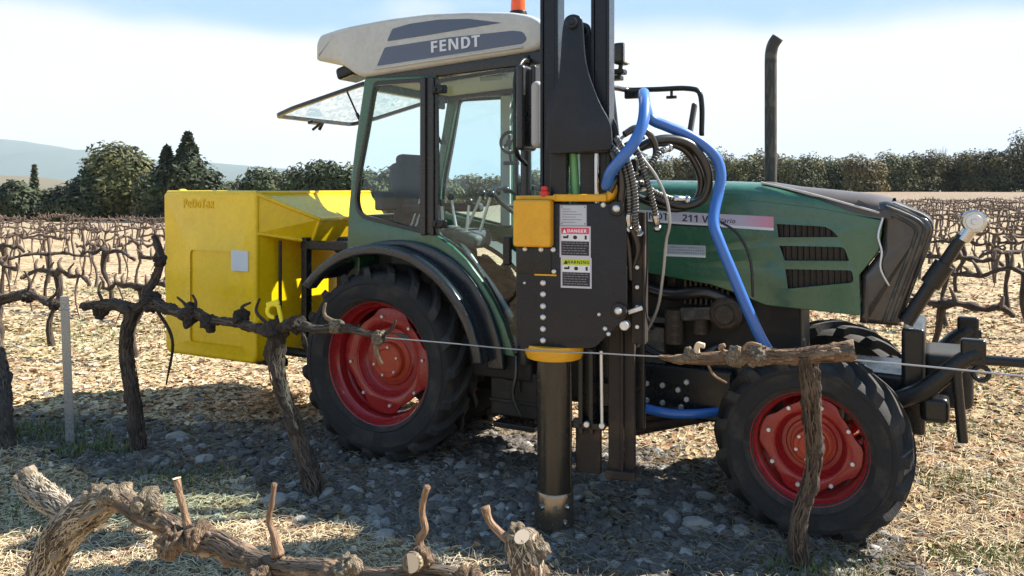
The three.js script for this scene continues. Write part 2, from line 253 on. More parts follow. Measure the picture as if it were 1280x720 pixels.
function lugGeo(R, w, rw, side, a0, sweep, n = 7) {   // one chevron bar running from the tread centre over the shoulder
  const pos = [], idx = [], surf = t => { // t 0..1 across from centre to sidewall
    const z = Math.min(1, t * 1.1) * w / 2 * side; const drop = t > 0.72 ? (t - 0.72) / 0.28 : 0;
    return { z: (t > 0.9 ? w / 2 * (1.0 + 0.02) * side : z), r: R - 0.012 * t - drop * drop * 0.05 };
  };
  for (let i = 0; i <= n; i++) {
    const t = i / n, q = surf(t), a = a0 + sweep * Math.pow(t, 0.9) * (1 - 0.15 * t), hw = rw * (0.8 + 0.3 * t) / R, hb = hw * 1.5, deep = q.r - 0.06;
    for (const [aa, r] of [[a - hb, deep], [a - hw, q.r], [a + hw, q.r], [a + hb, deep]]) pos.push(Math.cos(aa) * r, Math.sin(aa) * r, q.z * (r === deep && t > 0.9 ? 0.92 : 1));
    if (i < n) for (let k = 0; k < 3; k++) { const o = i * 4 + k; idx.push(o, o + 4, o + 1, o + 1, o + 4, o + 5); }
  }
  const e = n * 4; idx.push(0, 1, 2, 0, 2, 3, e, e + 2, e + 1, e, e + 3, e + 2);
  const g = new THREE.BufferGeometry(); g.setAttribute('position', new THREE.Float32BufferAttribute(pos, 3)); g.setAttribute('uv', new THREE.Float32BufferAttribute(pos.flatMap((v, i) => i % 3 === 0 ? [pos[i], pos[i + 1]] : []), 2)); g.setIndex(idx);
  return toCreasedNormals(g, 0.4);
}
function makeWheel(name, R, w, rimR, lugs, spec) {
  const g = holder(name, tractor), h = w / 2, T0 = R - 0.042;
  const prof = [[rimR - 0.012, -h * 0.72], [rimR + 0.012, -h * 0.86], [rimR + (R - rimR) * 0.35, -h * 1.0], [rimR + (R - rimR) * 0.62, -h * 1.0], [T0 - 0.02, -h * 0.93], [T0 - 0.004, -h * 0.75], [T0, -h * 0.4], [T0, 0], [T0, h * 0.4], [T0 - 0.004, h * 0.75], [T0 - 0.02, h * 0.93], [rimR + (R - rimR) * 0.62, h], [rimR + (R - rimR) * 0.56, h * 1.004], [rimR + (R - rimR) * 0.55, h * 1.025], [rimR + (R - rimR) * 0.51, h * 1.025], [rimR + (R - rimR) * 0.5, h * 1.0], [rimR + (R - rimR) * 0.35, h], [rimR + 0.03, h * 0.93], [rimR + 0.024, h * 0.95], [rimR + 0.012, h * 0.88], [rimR - 0.012, h * 0.72]];
  const body = lathe(prof.map(p => [p[0], p[1]]), 72, 0.7).rotateX(Math.PI / 2);
  { const u = body.attributes.uv; for (let i = 0; i < u.count; i++) u.setXY(i, u.getX(i) * 1.3, u.getY(i) * 1.2); } part('tyre', body, M.rubber, g);
  for (let i = 0; i < lugs; i++) for (const s of [-1, 1]) part('tread_lug', lugGeo(R, w, 0.021, s, (i + (s > 0 ? 0 : 0.5)) / lugs * Math.PI * 2, spec.sweep), M.rubber, g);
  // rim: barrel, wavy disc, dish, hub, nuts
  const k = rimR / 0.375;
  part('rim', lathe([[0.392, 0.132], [0.392, 0.142], [0.384, 0.147], [0.37, 0.141], [0.362, 0.125], [0.352, 0.1], [0.338, 0.085], [0.334, 0.03], [0.322, 0.015], [0.318, -0.10], [0.345, -0.14], [0.392, -0.15]].map(q => [q[0] * k, q[1] * h / 0.18]), 64, 0.5).rotateX(Math.PI / 2), M.red, g);
  const wav = new THREE.Shape(); const N = 96;
  for (let i = 0; i <= N; i++) { const a = i / N * Math.PI * 2, c = Math.cos(a * 4 + spec.phase), r = k * (0.300 + 0.022 * Math.tanh(c * 2.4)); i ? wav.lineTo(Math.cos(a) * r, Math.sin(a) * r) : wav.moveTo(Math.cos(a) * r, Math.sin(a) * r); }
  const hole = new THREE.Path(); hole.absarc(0, 0, 0.235 * k, 0, Math.PI * 2, true); wav.holes.push(hole);
  const dg = new THREE.ExtrudeGeometry(wav, { depth: 0.014, bevelEnabled: true, bevelSize: 0.004, bevelThickness: 0.004, bevelSegments: 2, curveSegments: 24 }); dg.translate(0, 0, 0.03);
  part('rim_disc', [toCreasedNormals(dg, 0.5), lathe([[0.245, 0.045], [0.238, 0.047], [0.225, 0.04], [0.205, 0.0], [0.19, -0.012], [0.165, -0.012], [0.155, -0.004], [0.135, -0.004]].map(q => [q[0] * k, q[1]]), 56, 0.45).rotateX(Math.PI / 2)], M.red, g);
  part('hub', lathe([[0.14, -0.02], [0.138, 0.0], [0.125, 0.01], [0.112, 0.012], [0.108, 0.045], [0.1, 0.055], [0.075, 0.058], [0.07, 0.05], [0.0005, 0.05]].map(q => [q[0] * k, q[1]]), 40, 0.45).rotateX(Math.PI / 2), M.redHub, g);
  for (let i = 0; i < 8; i++) { const a = (i + 0.5) / 8 * Math.PI * 2 + spec.phase; part('wheel_nut', disc(0.011, 0.016, Math.cos(a) * 0.272 * k, Math.sin(a) * 0.272 * k, 0.048, 6), M.zinc, g); }
  for (let i = 0; i < 6; i++) { const a = i / 6 * Math.PI * 2 + 0.3; part('wheel_nut', disc(0.009, 0.014, Math.cos(a) * 0.088 * k, Math.sin(a) * 0.088 * k, 0.056, 6), M.zinc, g); }
  part('valve', rod([0.3 * k, 0.1 * k, 0.02], [0.325 * k, 0.11 * k, 0.075], 0.006), M.black, g);
  return g;
}
const rw = makeWheel('rear_wheel', 0.59, 0.37, 0.372, 19, { sweep: -0.42, phase: 0.5 }); rw.position.set(0, 0.578, 0.435);
const rwf = rw.clone(); rwf.position.set(0, 0.578, -0.435); rwf.rotation.y = Math.PI; tractor.add(rwf);
const fw = makeWheel('front_wheel', 0.44, 0.26, 0.262, 17, { sweep: -0.46, phase: 0.9 }); fw.position.set(2.44, 0.435, 0.47);
const fwf = fw.clone(); fwf.position.set(2.44, 0.435, -0.47); fwf.rotation.y = Math.PI; tractor.add(fwf);

// fenders
const arc = (r, a0, a1, n = 26, cx = 0.03, cy = 0.56) => Array.from({ length: n + 1 }, (_, i) => { const a = (a0 + (a1 - a0) * i / n) * Math.PI / 180; return [cx + Math.cos(a) * r, cy + Math.sin(a) * r]; });
for (const s of [1, -1]) {
  const flange = [...arc(0.735, 141, 8), ...arc(0.675, 8, 139)];
  part('fender', [ext(flange, s > 0 ? 0.56 : -0.64, s > 0 ? 0.64 : -0.56, { b: 0.012 }), ext([...arc(0.725, 135, 8), ...arc(0.70, 8, 135)], s > 0 ? 0.3 : -0.56, s > 0 ? 0.565 : -0.3)], M.fender, tractor);
}
for (const s of [1, -1]) { const o = [], n = 24; for (let i = 0; i <= n; i++) { const d = 4 + (116 - 4) * i / n, r = 0.735 + 0.075 * sstep(112, 45, d), q = d * Math.PI / 180; o.push([0.03 + Math.cos(q) * r, 0.56 + Math.sin(q) * r]); } part('fender_skirt', ext([...o, ...arc(0.70, 116, 4)], s > 0 ? 0.49 : -0.535, s > 0 ? 0.535 : -0.49, { b: 0.016 }), M.fender, tractor); }
// cab side panels with their window opening
const qwin = [[-0.08, 2.275, 0.03], [-0.15, 1.95, 0.2], [-0.21, 1.704, 0.1], [-0.226, 1.53, 0.07], [-0.185, 1.452, 0.07], [-0.02, 1.42, 0.2], [0.273, 1.368, 0.02], [0.273, 2.271, 0.02]];
const off = (p, d) => { const c = p.reduce((a, q) => [a[0] + q[0] / p.length, a[1] + q[1] / p.length], [0, 0]); return p.map(q => { const dx = q[0] - c[0], dy = q[1] - c[1], l = Math.hypot(dx, dy); return [q[0] + dx / l * d, q[1] + dy / l * d, q[2]]; }); };
const side = [[-0.155, 2.31], [-0.19, 2.12], [-0.223, 1.952], [-0.25, 1.78], [-0.267, 1.625], [-0.282, 1.5], [-0.29, 1.36], [-0.30, 1.16], ...arc(0.685, 118, 12), [0.86, 0.69], [0.89, 0.69], [0.868, 0.76], [0.822, 0.876], [0.75, 1.0], [0.667, 1.114], [0.58, 1.21], [0.48, 1.29], [0.369, 1.352], [0.36, 2.29]];
const doorPts = [[0.372, 2.262, 0.02], [0.905, 2.298, 0.03], [0.915, 0.72, 0.03], [0.893, 0.71, 0.02], [0.845, 0.876, 0.1], [0.77, 1.01, 0.2], [0.685, 1.125, 0.2], [0.59, 1.225, 0.2], [0.49, 1.305, 0.2], [0.372, 1.368, 0.03]];
for (const s of [1, -1]) {
  const z = s > 0 ? [0.45, 0.5] : [-0.5, -0.45], zg = s * 0.485, zo = s > 0 ? [0.488, 0.512] : [-0.512, -0.488];
  part('side_panel', ext(side, z[0], z[1], { b: 0.01, holes: [polyShape(qwin, 0.05)] }), M.green, tractor);
  part('window_seal', ext(polyShape(off(qwin, 0.004), 0.05), zo[0], zo[1] - (s > 0 ? 0.004 : 0), { holes: [polyShape(off(qwin, -0.02), 0.05)] }), M.plastic, tractor);
  part('quarter_window', flat(qwin, zg, 0.04), M.glass, tractor);
  part('door_post', [box(0.05, 0.93, 0.07, 0.325, 1.82, s * 0.475, 0.012), box(0.035, 0.93, 0.03, 0.293, 1.815, s * 0.512, 0.008), box(0.028, 0.93, 0.03, 0.352, 1.815, s * 0.508, 0.008)], M.plastic, tractor);
  const door = part('door', ext(polyShape(doorPts, 0.03), zo[0], zo[1], { holes: [polyShape(off(doorPts, -0.022), 0.03)] }), M.plastic, tractor);
  part('door_glass', flat(doorPts, zg + s * 0.012, 0.03), M.glass, door);
  for (const y of [2.2, 1.42]) part('hinge', [box(0.1, 0.05, 0.03, 0.41, y, s * 0.525, 0.012), disc(0.014, 0.02, 0.435, y, s > 0 ? 0.53 : -0.55, 12), disc(0.014, 0.02, 0.385, y, s > 0 ? 0.53 : -0.55, 12)], M.black, door);
  part('handle', [box(0.05, 0.16, 0.03, 0.86, 1.28, s * 0.53, 0.012)], M.black, door);
  part('front_pillar', [limb([[0.952, 2.36, s * 0.49], [0.955, 1.9, s * 0.49], [0.955, 1.3, s * 0.49], [0.945, 0.66, s * 0.49]], [0.028, 0.03, 0.034, 0.036], { rad: 10, seg: 10 })], M.plastic, tractor);
  part('roof_rail', ext([[-0.16, 2.325], [1.06, 2.385], [1.06, 2.31], [-0.15, 2.262]], s > 0 ? 0.42 : -0.49, s > 0 ? 0.49 : -0.42, { b: 0.008 }), M.plastic, tractor);
  part('sill', ext([[0.55, 0.72], [0.98, 0.72], [0.98, 0.55], [0.6, 0.55]], s > 0 ? 0.3 : -0.47, s > 0 ? 0.47 : -0.3, { b: 0.015 }), M.engine, tractor);
}
part('grab_rail', limb([[0.41, 1.62, -0.44], [0.43, 1.66, -0.42], [0.6, 1.62, -0.42], [0.76, 1.58, -0.42], [0.83, 1.45, -0.42], [0.87, 1.2, -0.44]], [0.014], { rad: 8, seg: 24 }), M.cabInner, tractor);
part('inner_pillar', box(0.07, 0.9, 0.03, 0.33, 1.82, -0.435, 0.01), M.cabLight, tractor);
part('inner_pillar', box(0.05, 0.9, 0.03, 0.88, 1.85, -0.44, 0.01), M.cabLight, tractor);
// rear window, swung open
{
  const H = V(-0.2, 2.285, 0), E = V(-0.995, 2.115, 0), ang = Math.atan2(E.y - H.y, E.x - H.x), len = H.distanceTo(E);
  const w = holder('rear_window', tractor); w.position.set(H.x, H.y, 0); w.rotation.z = ang;
  const out = [[0, 0.45], [len * 0.75, 0.45], [len, 0.41, 0.06], [len, -0.41, 0.06], [len * 0.75, -0.45], [0, -0.45]];
  const ring = polyShape(out, 0.02); ring.holes.push(polyShape(off(out, -0.03), 0.04));
  part('window_frame', ext(ring, -0.012, 0.012).rotateX(Math.PI / 2), M.plastic, w);
  part('pane', flat(out, 0.0, 0.02).rotateX(Math.PI / 2), M.glass, w);
  part('latch', [box(0.05, 0.02, 0.12, len - 0.05, 0.03, 0.06, 0.006), rod([len - 0.06, 0.03, 0.0], [len - 0.02, 0.07, 0.0], 0.012), rod([len - 0.1, 0.045, 0.06], [len - 0.02, 0.075, 0.07], 0.01)], M.black, w);
  for (const s of [1, -1]) part('gas_strut', [rod([-0.19, 1.95, s * 0.42], [-0.28, 2.1, s * 0.42], 0.011), rod([-0.28, 2.1, s * 0.42], [-0.36, 2.245, s * 0.42], 0.006)], M.black, tractor);
  part('rear_frame', [box(0.05, 0.06, 0.9, -0.18, 2.27, 0, 0.01), box(0.06, 0.08, 0.9, -0.26, 1.42, 0, 0.01), box(0.04, 0.8, 0.88, -0.265, 1.0, 0, 0.01)], M.green, tractor);
}
// windscreen
{
  const pos = [], uv = [], idx = [], n = 14;
  for (let i = 0; i <= n; i++) { const q = -1 + 2 * i / n, z = q * 0.475, s = 1.15 + 0.09 * (1 - q * q); for (const [y, b] of [[1.2, 0.04], [2.36, -0.08]]) { pos.push(s + b, y, z); uv.push(z, y); } if (i < n) { const o = i * 2; idx.push(o, o + 2, o + 1, o + 1, o + 2, o + 3); } }
  const g = new THREE.BufferGeometry(); g.setAttribute('position', new THREE.Float32BufferAttribute(pos, 3)); g.setAttribute('uv', new THREE.Float32BufferAttribute(uv, 2)); g.setIndex(idx); g.computeVertexNormals();
  part('windscreen', g, M.glass, tractor);
  for (const sd of [1, -1]) {
    part('windscreen_pillar', limb([[1.07, 2.38, sd * 0.48], [1.125, 1.9, sd * 0.48], [1.165, 1.5, sd * 0.48], [1.17, 1.15, sd * 0.48]], [0.022, 0.022, 0.026, 0.03], { rad: 10, seg: 12 }), M.plastic, tractor);
    part('front_quarter_window', flat([[0.98, 2.32], [1.07, 2.335], [1.125, 1.9], [1.16, 1.5], [1.165, 1.2], [0.98, 1.2]], sd * 0.478), M.glass, tractor);
    part('cowl_panel', box(0.22, 0.5, 0.03, 1.07, 0.96, sd * 0.47, 0.01), M.engine, tractor);
  }
  part('windscreen_wiper', [rod([1.27, 1.3, 0.02], [1.26, 1.75, 0.2], 0.008), rod([1.26, 1.55, 0.18], [1.25, 1.95, 0.24], 0.007)], M.black, tractor);
}
// roof
const roofP = [[-0.535, 2.545, 0.02], [-0.505, 2.602, 0.03], [-0.317, 2.636, 0.1], [0.034, 2.655, 0.1], [0.324, 2.655], [0.598, 2.637], [0.873, 2.605], [0.99, 2.577], [1.07, 2.53, 0.05], [1.09, 2.44, 0.04], [1.03, 2.38], [-0.16, 2.312, 0.03], [-0.223, 2.334, 0.05], [-0.305, 2.39, 0.1], [-0.394, 2.425, 0.05], [-0.535, 2.442, 0.02]];
{
  const roof = part('roof', ext(polyShape(roofP, 0.04), -0.52, 0.52, { b: 0.028, crease: 0.7 }), M.roofGrey, tractor);
  part('roof_decal', ext([[0.03, 2.513], [0.072, 2.585, 0.012], [0.2, 2.603], [0.4, 2.607], [0.6, 2.592], [0.818, 2.548, 0.01], [0.6, 2.538], [0.3, 2.523]], 0.518, 0.5225, { r: 0.015 }), M.decal, roof);
  part('roof_decal', ext([[-0.045, 2.37], [0.015, 2.478, 0.015], [0.471, 2.497], [0.889, 2.497], [0.955, 2.485, 0.03], [0.978, 2.44, 0.02], [0.948, 2.42], [0.4, 2.392]], 0.518, 0.5225, { r: 0.01 }), M.decal, roof);
  part('roof_rib', limb([[-0.06, 2.353, 0.522], [0.4, 2.376, 0.522], [0.95, 2.402, 0.522]], [0.008], { rad: 6, seg: 12 }), M.roofGrey, roof);
  const t = text('FENDT', 0.066, 0.004); const bb = t.boundingBox; t.scale(0.33 / (bb.max.x - bb.min.x), 1, 1); t.rotateZ(0.03).translate(0.343, 2.418, 0.5225); part('lettering', t, M.letter, roof);
  part('work_lamp', [box(0.15, 0.08, 0.2, -0.36, 2.372, 0.35, 0.025, 0, 0, 0.25), box(0.04, 0.05, 0.05, -0.3, 2.41, 0.35, 0.008)], M.black, tractor);
  const wl = part('work_lamp', [box(0.085, 0.14, 0.12, 1.145, 2.5, -0.5, 0.025), rod([1.145, 2.44, -0.5], [1.13, 2.34, -0.49], 0.014), box(0.09, 0.035, 0.08, 1.13, 2.385, -0.5, 0.012), box(0.07, 0.03, 0.07, 1.12, 2.345, -0.49, 0.008)], M.black, tractor);
  part('lamp_lens', box(0.016, 0.125, 0.108, 1.186, 2.5, -0.5, 0.007), M.lens, wl);
  const bc = part('beacon', [lathe([[0.0005, 2.80], [0.02, 2.798], [0.036, 2.785], [0.043, 2.76], [0.045, 2.68], [0.0005, 2.68]], 24).translate(0.755, 0, 0.2)], M.orange, tractor);
  part('beacon_base', [lathe([[0.0005, 2.68], [0.05, 2.68], [0.055, 2.665], [0.055, 2.61], [0.0005, 2.61]], 24).translate(0.755, 0, 0.2)], M.black, bc);
}
// cab inside
part('cab_floor', [box(1.2, 0.04, 0.86, 0.35, 0.72, 0, 0.01), box(0.5, 0.5, 0.5, -0.02, 1.0, 0, 0.05)], M.cabInner, tractor);
part('inner_fender', [ext([...arc(0.75, 125, 20), ...arc(0.72, 20, 125)], -0.44, -0.2), ext([...arc(0.75, 125, 20), ...arc(0.72, 20, 125)], 0.2, 0.44)], M.cabInner, tractor);
part('headliner', [box(1.1, 0.03, 0.84, 0.42, 2.33, 0, 0.01, 0, 0, 0.052), box(0.16, 0.03, 0.1, 0.55, 2.3, 0.12, 0.01)], M.cabLight, tractor);
{
  const seat = holder('seat', tractor);
  part('cushion', box(0.46, 0.13, 0.46, 0.12, 1.3, 0, 0.05), M.seat, seat);
  part('backrest', box(0.12, 0.46, 0.44, -0.12, 1.57, 0, 0.05, 0, 0, 0.12), M.seat, seat);
  part('headrest', box(0.09, 0.15, 0.26, -0.16, 1.78, 0, 0.035, 0, 0, 0.1), M.seat, seat);
  part('armrest', [box(0.3, 0.06, 0.07, 0.1, 1.5, 0.24, 0.02), box(0.3, 0.06, 0.07, 0.1, 1.5, -0.24, 0.02)], M.seat, seat);
  const sw = part('steering_wheel', new THREE.TorusGeometry(0.19, 0.013, 10, 40), M.plastic, tractor); sw.position.set(0.66, 1.52, 0); sw.rotation.set(0, Math.PI / 2, 0); sw.rotation.order = 'YXZ'; sw.rotation.x = -0.95;
  part('spoke', [rod([-0.18, 0, 0], [0.18, 0, 0], 0.011), rod([0, 0, 0], [0, -0.18, 0], 0.011), disc(0.045, 0.02, 0, 0, -0.01)], M.plastic, sw);
  part('dashboard', [box(0.22, 0.34, 0.42, 0.87, 1.3, 0, 0.05, 0, 0, 0.2), rod([0.72, 1.48, 0], [0.86, 1.2, 0], 0.04), box(0.2, 0.5, 0.3, 0.9, 0.95, 0, 0.04)], M.cabInner, tractor);
  part('side_console', [box(0.5, 0.26, 0.14, 0.2, 1.26, 0.33, 0.04), box(0.24, 0.08, 0.12, 0.46, 1.34, 0.33, 0.03, 0, 0, -0.3)], M.cabInner, tractor);
  for (const [x, z, l, r] of [[0.4, 0.32, 0.17, 0.25], [0.48, 0.34, 0.14, -0.15], [0.55, 0.3, 0.2, -0.4], [0.33, 0.36, 0.13, 0.1], [0.44, 0.28, 0.22, -0.55]]) { const e = [x + l * Math.sin(-r), 1.41 + l * Math.cos(r), z]; const lv = part('lever', rod([x, 1.37, z], e, 0.009), M.zinc, tractor); part('lever_knob', new THREE.SphereGeometry(0.023, 12, 10).translate(...e), M.plastic, lv); }
  part('lever', limb([[0.44, 1.33, 0.36], [0.55, 1.2, 0.37], [0.68, 1.05, 0.37], [0.8, 0.88, 0.36]], [0.016, 0.014, 0.018], { rad: 8 }), M.cabLight, tractor);
  const fan = part('cab_fan', [new THREE.TorusGeometry(0.07, 0.012, 8, 28).translate(0.40, 1.94, -0.36), rod([0.40, 1.86, -0.36], [0.40, 1.8, -0.38], 0.01), box(0.1, 0.025, 0.06, 0.40, 1.80, -0.38, 0.008)], M.plastic, tractor);
  part('fan_blade', [box(0.1, 0.022, 0.006, 0.40, 1.94, -0.36, 0.002, 0, 0, 0.5), box(0.1, 0.022, 0.006, 0.40, 1.94, -0.355, 0.002, 0, 0, 1.6), disc(0.022, 0.02, 0.40, 1.94, -0.36)], M.cabInner, fan);
  part('rear_mirror', [box(0.03, 0.07, 0.2, 0.1, 2.18, 0.1, 0.01), rod([0.1, 2.2, 0.1], [0.14, 2.32, 0.1], 0.008)], M.plastic, tractor);
  part('control_screen', box(0.06, 0.12, 0.16, -0.1, 1.55, 0.36, 0.015), M.seat, tractor);
  part('seat_knob', new THREE.SphereGeometry(0.026, 12, 10).translate(0.36, 1.62, -0.38), M.plastic, tractor);
}
// mirrors
{
  const m = holder('wing_mirror', tractor, 'near mirror seen from behind its casing');
  part('mirror_arm', [limb([[0.98, 2.33, 0.5], [0.99, 2.31, 0.6], [0.985, 2.24, 0.66], [0.985, 2.0, 0.67], [0.985, 1.82, 0.66], [0.97, 1.76, 0.52]], [0.014], { rad: 8, seg: 24 })], M.black, m);
  part('mirror_casing', [box(0.05, 0.44, 0.17, 1.075, 2.04, 0.72, 0.024), box(0.03, 0.42, 0.06, 1.125, 2.05, 0.72, 0.012), box(0.035, 0.4, 0.02, 1.02, 2.04, 0.66, 0.008)], M.plastic, m);
  part('mirror_back', box(0.06, 0.34, 0.17, 1.165, 2.0, 0.72, 0.028), M.mirrorBack, m);
  const f = holder('wing_mirror', tractor, 'far mirror hung from a bent tube');
  part('mirror_arm', [limb([[1.0, 2.3, -0.5], [1.03, 2.31, -0.7], [1.06, 2.315, -0.88], [1.25, 2.31, -0.9], [1.47, 2.303, -0.9], [1.545, 2.28, -0.9], [1.566, 2.2, -0.9], [1.566, 1.98, -0.9]], [0.018], { rad: 8, seg: 40 }), box(0.16, 0.06, 0.04, 1.12, 2.28, -0.86, 0.01), box(0.07, 0.02, 0.03, 1.36, 2.25, -0.9, 0.005), rod([1.36, 2.3, -0.9], [1.36, 2.24, -0.9], 0.01)], M.black, f);
  part('mirror_casing', box(0.03, 0.24, 0.16, 1.5, 2.08, -0.9, 0.012, 0, 0.2, -0.17), M.plastic, f);
}
// hood
const tab = (t, s) => { for (let i = 1; i < t.length; i++) if (s <= t[i][0]) { const a = t[i - 1], b = t[i], k = (s - a[0]) / (b[0] - a[0]); return a[1] + (b[1] - a[1]) * k; } return t[t.length - 1][1]; };
const yTop = s => tab([[1.0, 1.672], [1.2, 1.675], [1.587, 1.673], [2.0, 1.664], [2.168, 1.656], [2.322, 1.63], [2.5, 1.612], [2.694, 1.59], [2.8, 1.565]], s), ySide = s => tab([[1.0, 1.56], [1.533, 1.575], [2.1, 1.57], [2.3, 1.548], [2.45, 1.53], [2.608, 1.5], [2.8, 1.47]], s);
function hoodPatch(s0, s1, ns, a0f, a1f, lift) {
  const pos = [], uv = [], idx = [], n = 22;
  for (let i = 0; i <= ns; i++) { const s = s0 + (s1 - s0) * i / ns, a0 = a0f(i / ns), a1 = a1f(i / ns); for (let j = 0; j <= n; j++) { const a = a0 + (a1 - a0) * j / n, ca = Math.cos(a), sa = Math.sin(a); const z = (0.3 + lift) * Math.sign(ca) * Math.pow(Math.abs(ca), 0.55), y = ySide(s) + (yTop(s) - ySide(s) + lift) * Math.pow(Math.max(0, sa), 0.7); pos.push(s, y, z); uv.push(s, z); } if (i < ns) for (let j = 0; j < n; j++) { const o = i * (n + 1) + j; idx.push(o, o + 1, o + n + 1, o + 1, o + n + 2, o + n + 1); } }
  const g = new THREE.BufferGeometry(); g.setAttribute('position', new THREE.Float32BufferAttribute(pos, 3)); g.setAttribute('uv', new THREE.Float32BufferAttribute(uv, 2)); g.setIndex(idx); g.computeVertexNormals(); return g;
}
{
  const hood = part('hood', hoodPatch(1.12, 2.74, 40, () => 0, () => Math.PI, 0), M.green, tractor);
  part('hood_cover', hoodPatch(2.17, 2.77, 20, t => 0.95 - 0.93 * sstep(0, 0.8, t), t => Math.PI - 0.95 + 0.93 * sstep(0, 0.8, t), 0.006), M.hoodTop, hood, 'dark glossy panel along the hood top');
  part('hood_seam', limb([[2.17, 1.655, 0.245], [2.4, 1.602, 0.285], [2.6, 1.545, 0.3], [2.72, 1.51, 0.305]], [0.006], { rad: 6, seg: 14 }), M.roofGrey, hood);
  const v1 = [[2.246, 1.455], [2.5, 1.445, 0.05], [2.556, 1.385, 0.02], [2.254, 1.375]], v2 = [[2.256, 1.347], [2.57, 1.349, 0.02], [2.598, 1.272, 0.02], [2.285, 1.26]], v3 = [[2.287, 1.232], [2.606, 1.24, 0.02], [2.616, 1.17, 0.03], [2.3, 1.12]];
  const vents = [v1, v2, v3];
  for (const s of [1, -1]) {
    const sidePts = [[1.12, 1.6], [1.533, 1.588], [2.1, 1.572], [2.3, 1.55], [2.45, 1.532], [2.608, 1.502], [2.735, 1.475], [2.719, 1.333], [2.633, 1.213], [2.64, 1.02], [2.2, 1.04], [2.056, 1.092, 0.06], [1.922, 1.129], [1.693, 1.159], [1.542, 1.178], [1.12, 1.19]];
    part('hood_side', ext(polyShape(sidePts, 0.008), s > 0 ? 0.275 : -0.3005, s > 0 ? 0.3005 : -0.275, { b: 0.006, holes: vents.map(v => polyShape(v, 0.012)) }), M.green, hood);
    vents.forEach((v, i) => {
      const gr = part('grille', ext(v.map(q => [q[0], q[1]]), s > 0 ? 0.245 : -0.255, s > 0 ? 0.255 : -0.245), M.black, tractor);
      for (let x = v[0][0] + 0.02; x < v[1][0] - 0.0; x += 0.028) part('slat', box(0.008, Math.abs(v[0][1] - v[3][1]) + 0.03, 0.018, x + 0.012, (v[0][1] + v[2][1]) / 2, s * 0.265, 0.002), M.rust, gr);
    });
  }
  const stripeM = canvasMat('hood_stripe_print', 1024, 96, (x, w, h) => {
    const g = x.createLinearGradient(0, 0, w, 0); g.addColorStop(0, '#aeb6c2'); g.addColorStop(0.78, '#a9a6bb'); g.addColorStop(0.92, '#b98ba0'); g.addColorStop(1, '#c07d90'); x.fillStyle = g; x.fillRect(0, 0, w, h);
    x.fillStyle = '#c8ccd2'; x.fillRect(0, h * 0.8, w, h * 0.2); x.fillStyle = '#1a1f38'; x.font = 'bold 74px sans-serif'; x.textBaseline = 'middle'; x.fillText('FENDT', 70, h * 0.46); x.fillText('211 V', 400, h * 0.46); x.font = 'bold italic 46px sans-serif'; x.fillText('Vario', 655, h * 0.48);
  });
  const st = ext([[1.48, 1.513], [2.241, 1.484], [2.241, 1.415], [1.48, 1.449]], 0.3, 0.303), u = st.attributes.uv, p = st.attributes.position;
  for (let i = 0; i < u.count; i++) u.setXY(i, (p.getX(i) - 1.48) / 0.761, (p.getY(i) - (1.449 - (p.getX(i) - 1.48) / 0.761 * 0.034)) / 0.066);
  part('hood_stripe', st, stripeM, hood, 'silver stripe fading to pink with dark model lettering');
  const stk = canvasMat('hood_notice_print', 256, 80, (x, w, h) => { x.fillStyle = '#9aa4ae'; x.fillRect(0, 0, w, h); x.fillStyle = '#6e7a88'; for (let r = 0; r < 3; r++) for (let i = 0; i < 16; i++) x.fillRect(10 + i * 15, 12 + r * 18, 6 + (i * 7 + r * 3) % 8, 9); x.fillStyle = '#c9ced2'; x.fillRect(0, h - 14, w, 14); });
  part('sticker', plate(0.21, 0.062, 1.797, 1.298, 0.3025), stk, hood);
  part('hood_seam', limb([[1.98, 1.452, 0.3], [2.05, 1.41, 0.3], [2.1, 1.34, 0.3], [2.13, 1.25, 0.3], [2.14, 1.08, 0.3]], [0.007], { rad: 6, seg: 20 }), M.plastic, hood);
  part('hood_seam', limb([[1.5, 1.452, 0.3], [1.75, 1.435, 0.3], [1.98, 1.428, 0.3]], [0.005], { rad: 6, seg: 10 }), M.plastic, hood);
  // dark nose
  const cw = [[2.60, 1.545], [2.75, 1.566], [2.80, 1.548, 0.02], [2.93, 1.482, 0.04], [2.945, 1.44, 0.03], [2.87, 1.2], [2.80, 0.98], [2.63, 0.98], [2.64, 1.213], [2.725, 1.333], [2.735, 1.475]];
  const nose = part('nose', ext(polyShape(cw, 0.012), -0.292, 0.292, { b: 0.035, crease: 0.8 }), M.cowl, tractor, 'dark wraparound nose with pale edge ribs');
  for (const [d, z, r] of [[0.0, 0.262, 0.01], [0.03, 0.29, 0.009], [0.062, 0.294, 0.008]]) part('nose_rib', limb([[2.775 - d, 1.55 - d * 0.35, z], [2.85 - d, 1.52 - d * 0.4, z], [2.915 - d, 1.487 - d * 0.5, z], [2.935 - d, 1.455 - d * 0.3, z], [2.925 - d, 1.38, z], [2.865 - d, 1.2, z], [2.8 - d, 1.0, z]], [r], { rad: 8, seg: 30 }), M.engineGrey, nose);
  part('nose_lamp', [box(0.02, 0.12, 0.14, 2.9, 1.34, 0.17, 0.01, 0, 0, -0.3), box(0.02, 0.12, 0.14, 2.9, 1.34, -0.17, 0.01, 0, 0, -0.3)], M.lens, nose);
  part('bonnet_cable', limb([[2.735, 1.49, 0.3], [2.715, 1.4, 0.31], [2.73, 1.33, 0.312], [2.725, 1.25, 0.31], [2.76, 1.17, 0.3]], [0.006], { rad: 6, seg: 20 }), M.zinc, tractor);
}
